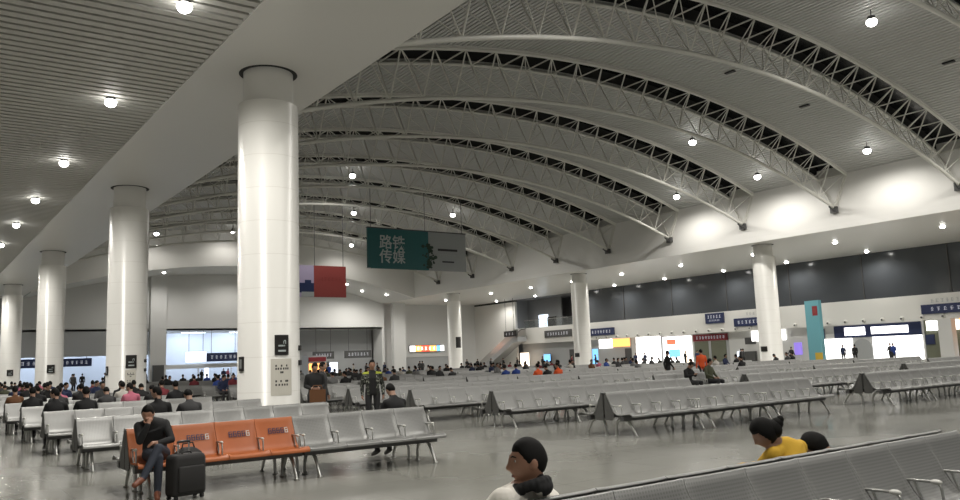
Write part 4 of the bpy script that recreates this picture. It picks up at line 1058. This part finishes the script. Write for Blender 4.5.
# --- dark-haired person slumped next to her
Jc = sit(pelvis=(0, -.05, .50), waist=(0, -.04, .58), chest=(0, -.06, .66), neck=(0, -.10, .73), head=(0, -.14, .80), hrot=(.9, 0, .2), shL=(.15, -.06, .69), shR=(-.15, -.06, .69), elL=(.22, -.2, .62), elR=(-.22, -.2, .62), wrL=(.08, -.38, .63), wrR=(-.08, -.38, .63))
me = human('person_body', Jc, .011, .5, 1., None, 4)
o = obj('person', me); finish(o, (MT['skin2'], MT['c_charcoal'], MT['trouser'], MT['darkshoe'], MT['c_charcoal'], MT['c_charcoal']))
o.location = (6.27, 3.42 + .40, 0); o.rotation_euler = (0, 0, PI)
tag(o, 'dark haired person slumped low behind the near bench beside the yellow jacket', 'person')
obj('hair', hair_mesh('hair', Jc, 1., .17, long_hair, 40, 30), o)

# --- man with crossed legs and hand at his chin on the orange seats
Jx = sit(pelvis=(0, .02, .525), waist=(-.02, .0, .70), chest=(-.05, -.04, .88), neck=(-.12, -.11, .995), head=(-.155, -.18, 1.075), hrot=(.40, .05, -.45), shL=(.10, -.05, .925), shR=(-.24, -.06, .915), elL=(.14, -.24, .72), elR=(-.27, -.28, .735), wrL=(-.06, -.36, .70), wrR=(-.185, -.315, .935), hdL=(-.9, -.2, .05), hdR=(.25, .3, .65), hnR=(-.3, -.9, .1), curl=1.,
         knL=(-.08, -.44, .635), anL=(-.30, -.60, .30), toL=(-.42, -.70, .24), knR=(-.08, -.47, .52), anR=(-.10, -.52, .10), toR=(-.14, -.67, .038))
me = human('person_body', Jx, .0075, None, .98, None, 4)
o = obj('person', me); finish(o, (MT['skin'], MT['c_black'], MT['denim'], MT['shoe'], MT['c_black'], MT['c_black']))
o.location = (2.88, 11.55, 0)
tag(o, 'man in black jacket with crossed legs on the orange seats, hand at chin', 'person')
obj('hair', hair_mesh('hair', Jx, .98, .10, short_hair, 40, 30), o)

# --- man in the speckled jacket standing beyond the second row
Js = stand(elL=(.25, .02, 1.10), elR=(-.25, .02, 1.10), wrL=(.25, -.08, .88), wrR=(-.25, -.08, .88), bulk=1.1)
def jk(c, s):
    if s == 'top':
        if c.z > 1.375 and abs(c.x) > .085: return 'accent'
        if abs(c.x) < .085 and c.y < -.03: return 'collar'
    return s
Js['region'] = jk
me = human('person_body', Js, .010, .6, 1., None, 4)
o = obj('person', me); finish(o, (MT['skin'], MT['camo'], MT['trouser'], MT['darkshoe'], MT['lime'], MT['c_black']))
o.location = (9.40, 17.6, 0); o.rotation_euler = (0, 0, math.radians(-24))
tag(o, 'man standing in an open speckled jacket with lime shoulders over a black shirt', 'person')
obj('hair', hair_mesh('hair', Js, 1., .10, short_hair, 32, 24), o)

# ------------------------------------------------------------------ luggage
t = thing('suitcase', 'black soft suitcase with raised handle in front of the orange seats', 'suitcase', (3.08, 10.86, 0), math.radians(14))
b = MB(); prof = []
hw, hd, r = .225, .13, .05
def rrect(hw, hd, r, n=5):
    pts = []
    for cx, cy, a0 in ((hw - r, hd - r, 0), (-hw + r, hd - r, 90), (-hw + r, -hd + r, 180), (hw - r, -hd + r, 270)):
        for k in range(n + 1): a = math.radians(a0 + 90 * k / n); pts.append((cx + r * math.cos(a), cy + r * math.sin(a)))
    return pts
def loft(b, levels, mi=0):
    vs = []; n = None
    for z, hw, hd, r in levels:
        p = rrect(hw, hd, r); n = len(p); vs += [(x, y, z) for x, y in p]
    fs = [(i * n + k, i * n + (k + 1) % n, (i + 1) * n + (k + 1) % n, (i + 1) * n + k) for i in range(len(levels) - 1) for k in range(n)]
    fs += [tuple(range(n))[::-1], tuple(range((len(levels) - 1) * n, len(levels) * n))]
    b.add(vs, fs, mi, True)
loft(b, [(.05, .20, .10, .04), (.065, .222, .125, .05), (.10, .228, .13, .05), (.50, .224, .13, .05), (.545, .212, .12, .05), (.565, .18, .09, .04)]); b.build('shell', MT['fabricblack'], t)
b = MB(); loft(b, [(.10, .17, .02, .015), (.115, .18, .026, .02), (.40, .18, .026, .02), (.42, .165, .018, .015)]); o = b.build('front_pocket', MT['fabricblack'], t); o.location = (0, -.135, 0)
for sx in (-1, 1): MB().tube([(sx * .075, .06, .55), (sx * .075, .06, .70)], .011, 8).build('handle_tube', MT['chrome'], t)
MB().tube([(-.085, .06, .695), (-.075, .06, .715), (.075, .06, .715), (.085, .06, .695)], .017, 8).build('handle_grip', MT['black'], t)
MB().tube([(-.07, -.02, .562), (-.05, -.02, .59), (.05, -.02, .59), (.07, -.02, .562)], .011, 7).build('top_handle', MT['black'], t)
for sx in (-1, 1):
    for sy in (-1, 1):
        b = MB(); b.tube([(sx * .18 - .018, sy * .085, .028), (sx * .18 + .018, sy * .085, .028)], .027, 12); b.obox((sx * .18, sy * .085, .05), .03, .04, .03); b.build('wheel', MT['black'], t)
t = thing('handbag', 'small crumpled black bag lying on the orange seat behind the suitcase', 'bag', (3.26, 11.40, .425), math.radians(8))
b = MB(); loft(b, [(0, .16, .10, .05), (.03, .19, .12, .06), (.10, .17, .10, .06), (.15, .11, .06, .04), (.17, .07, .03, .02)]); b.build('body', MT['fabricblack'], t)
MB().tube([(-.10, -.02, .14), (-.08, -.02, .22), (.05, -.03, .23), (.09, -.02, .14)], .010, 7).build('strap', MT['fabricblack'], t)
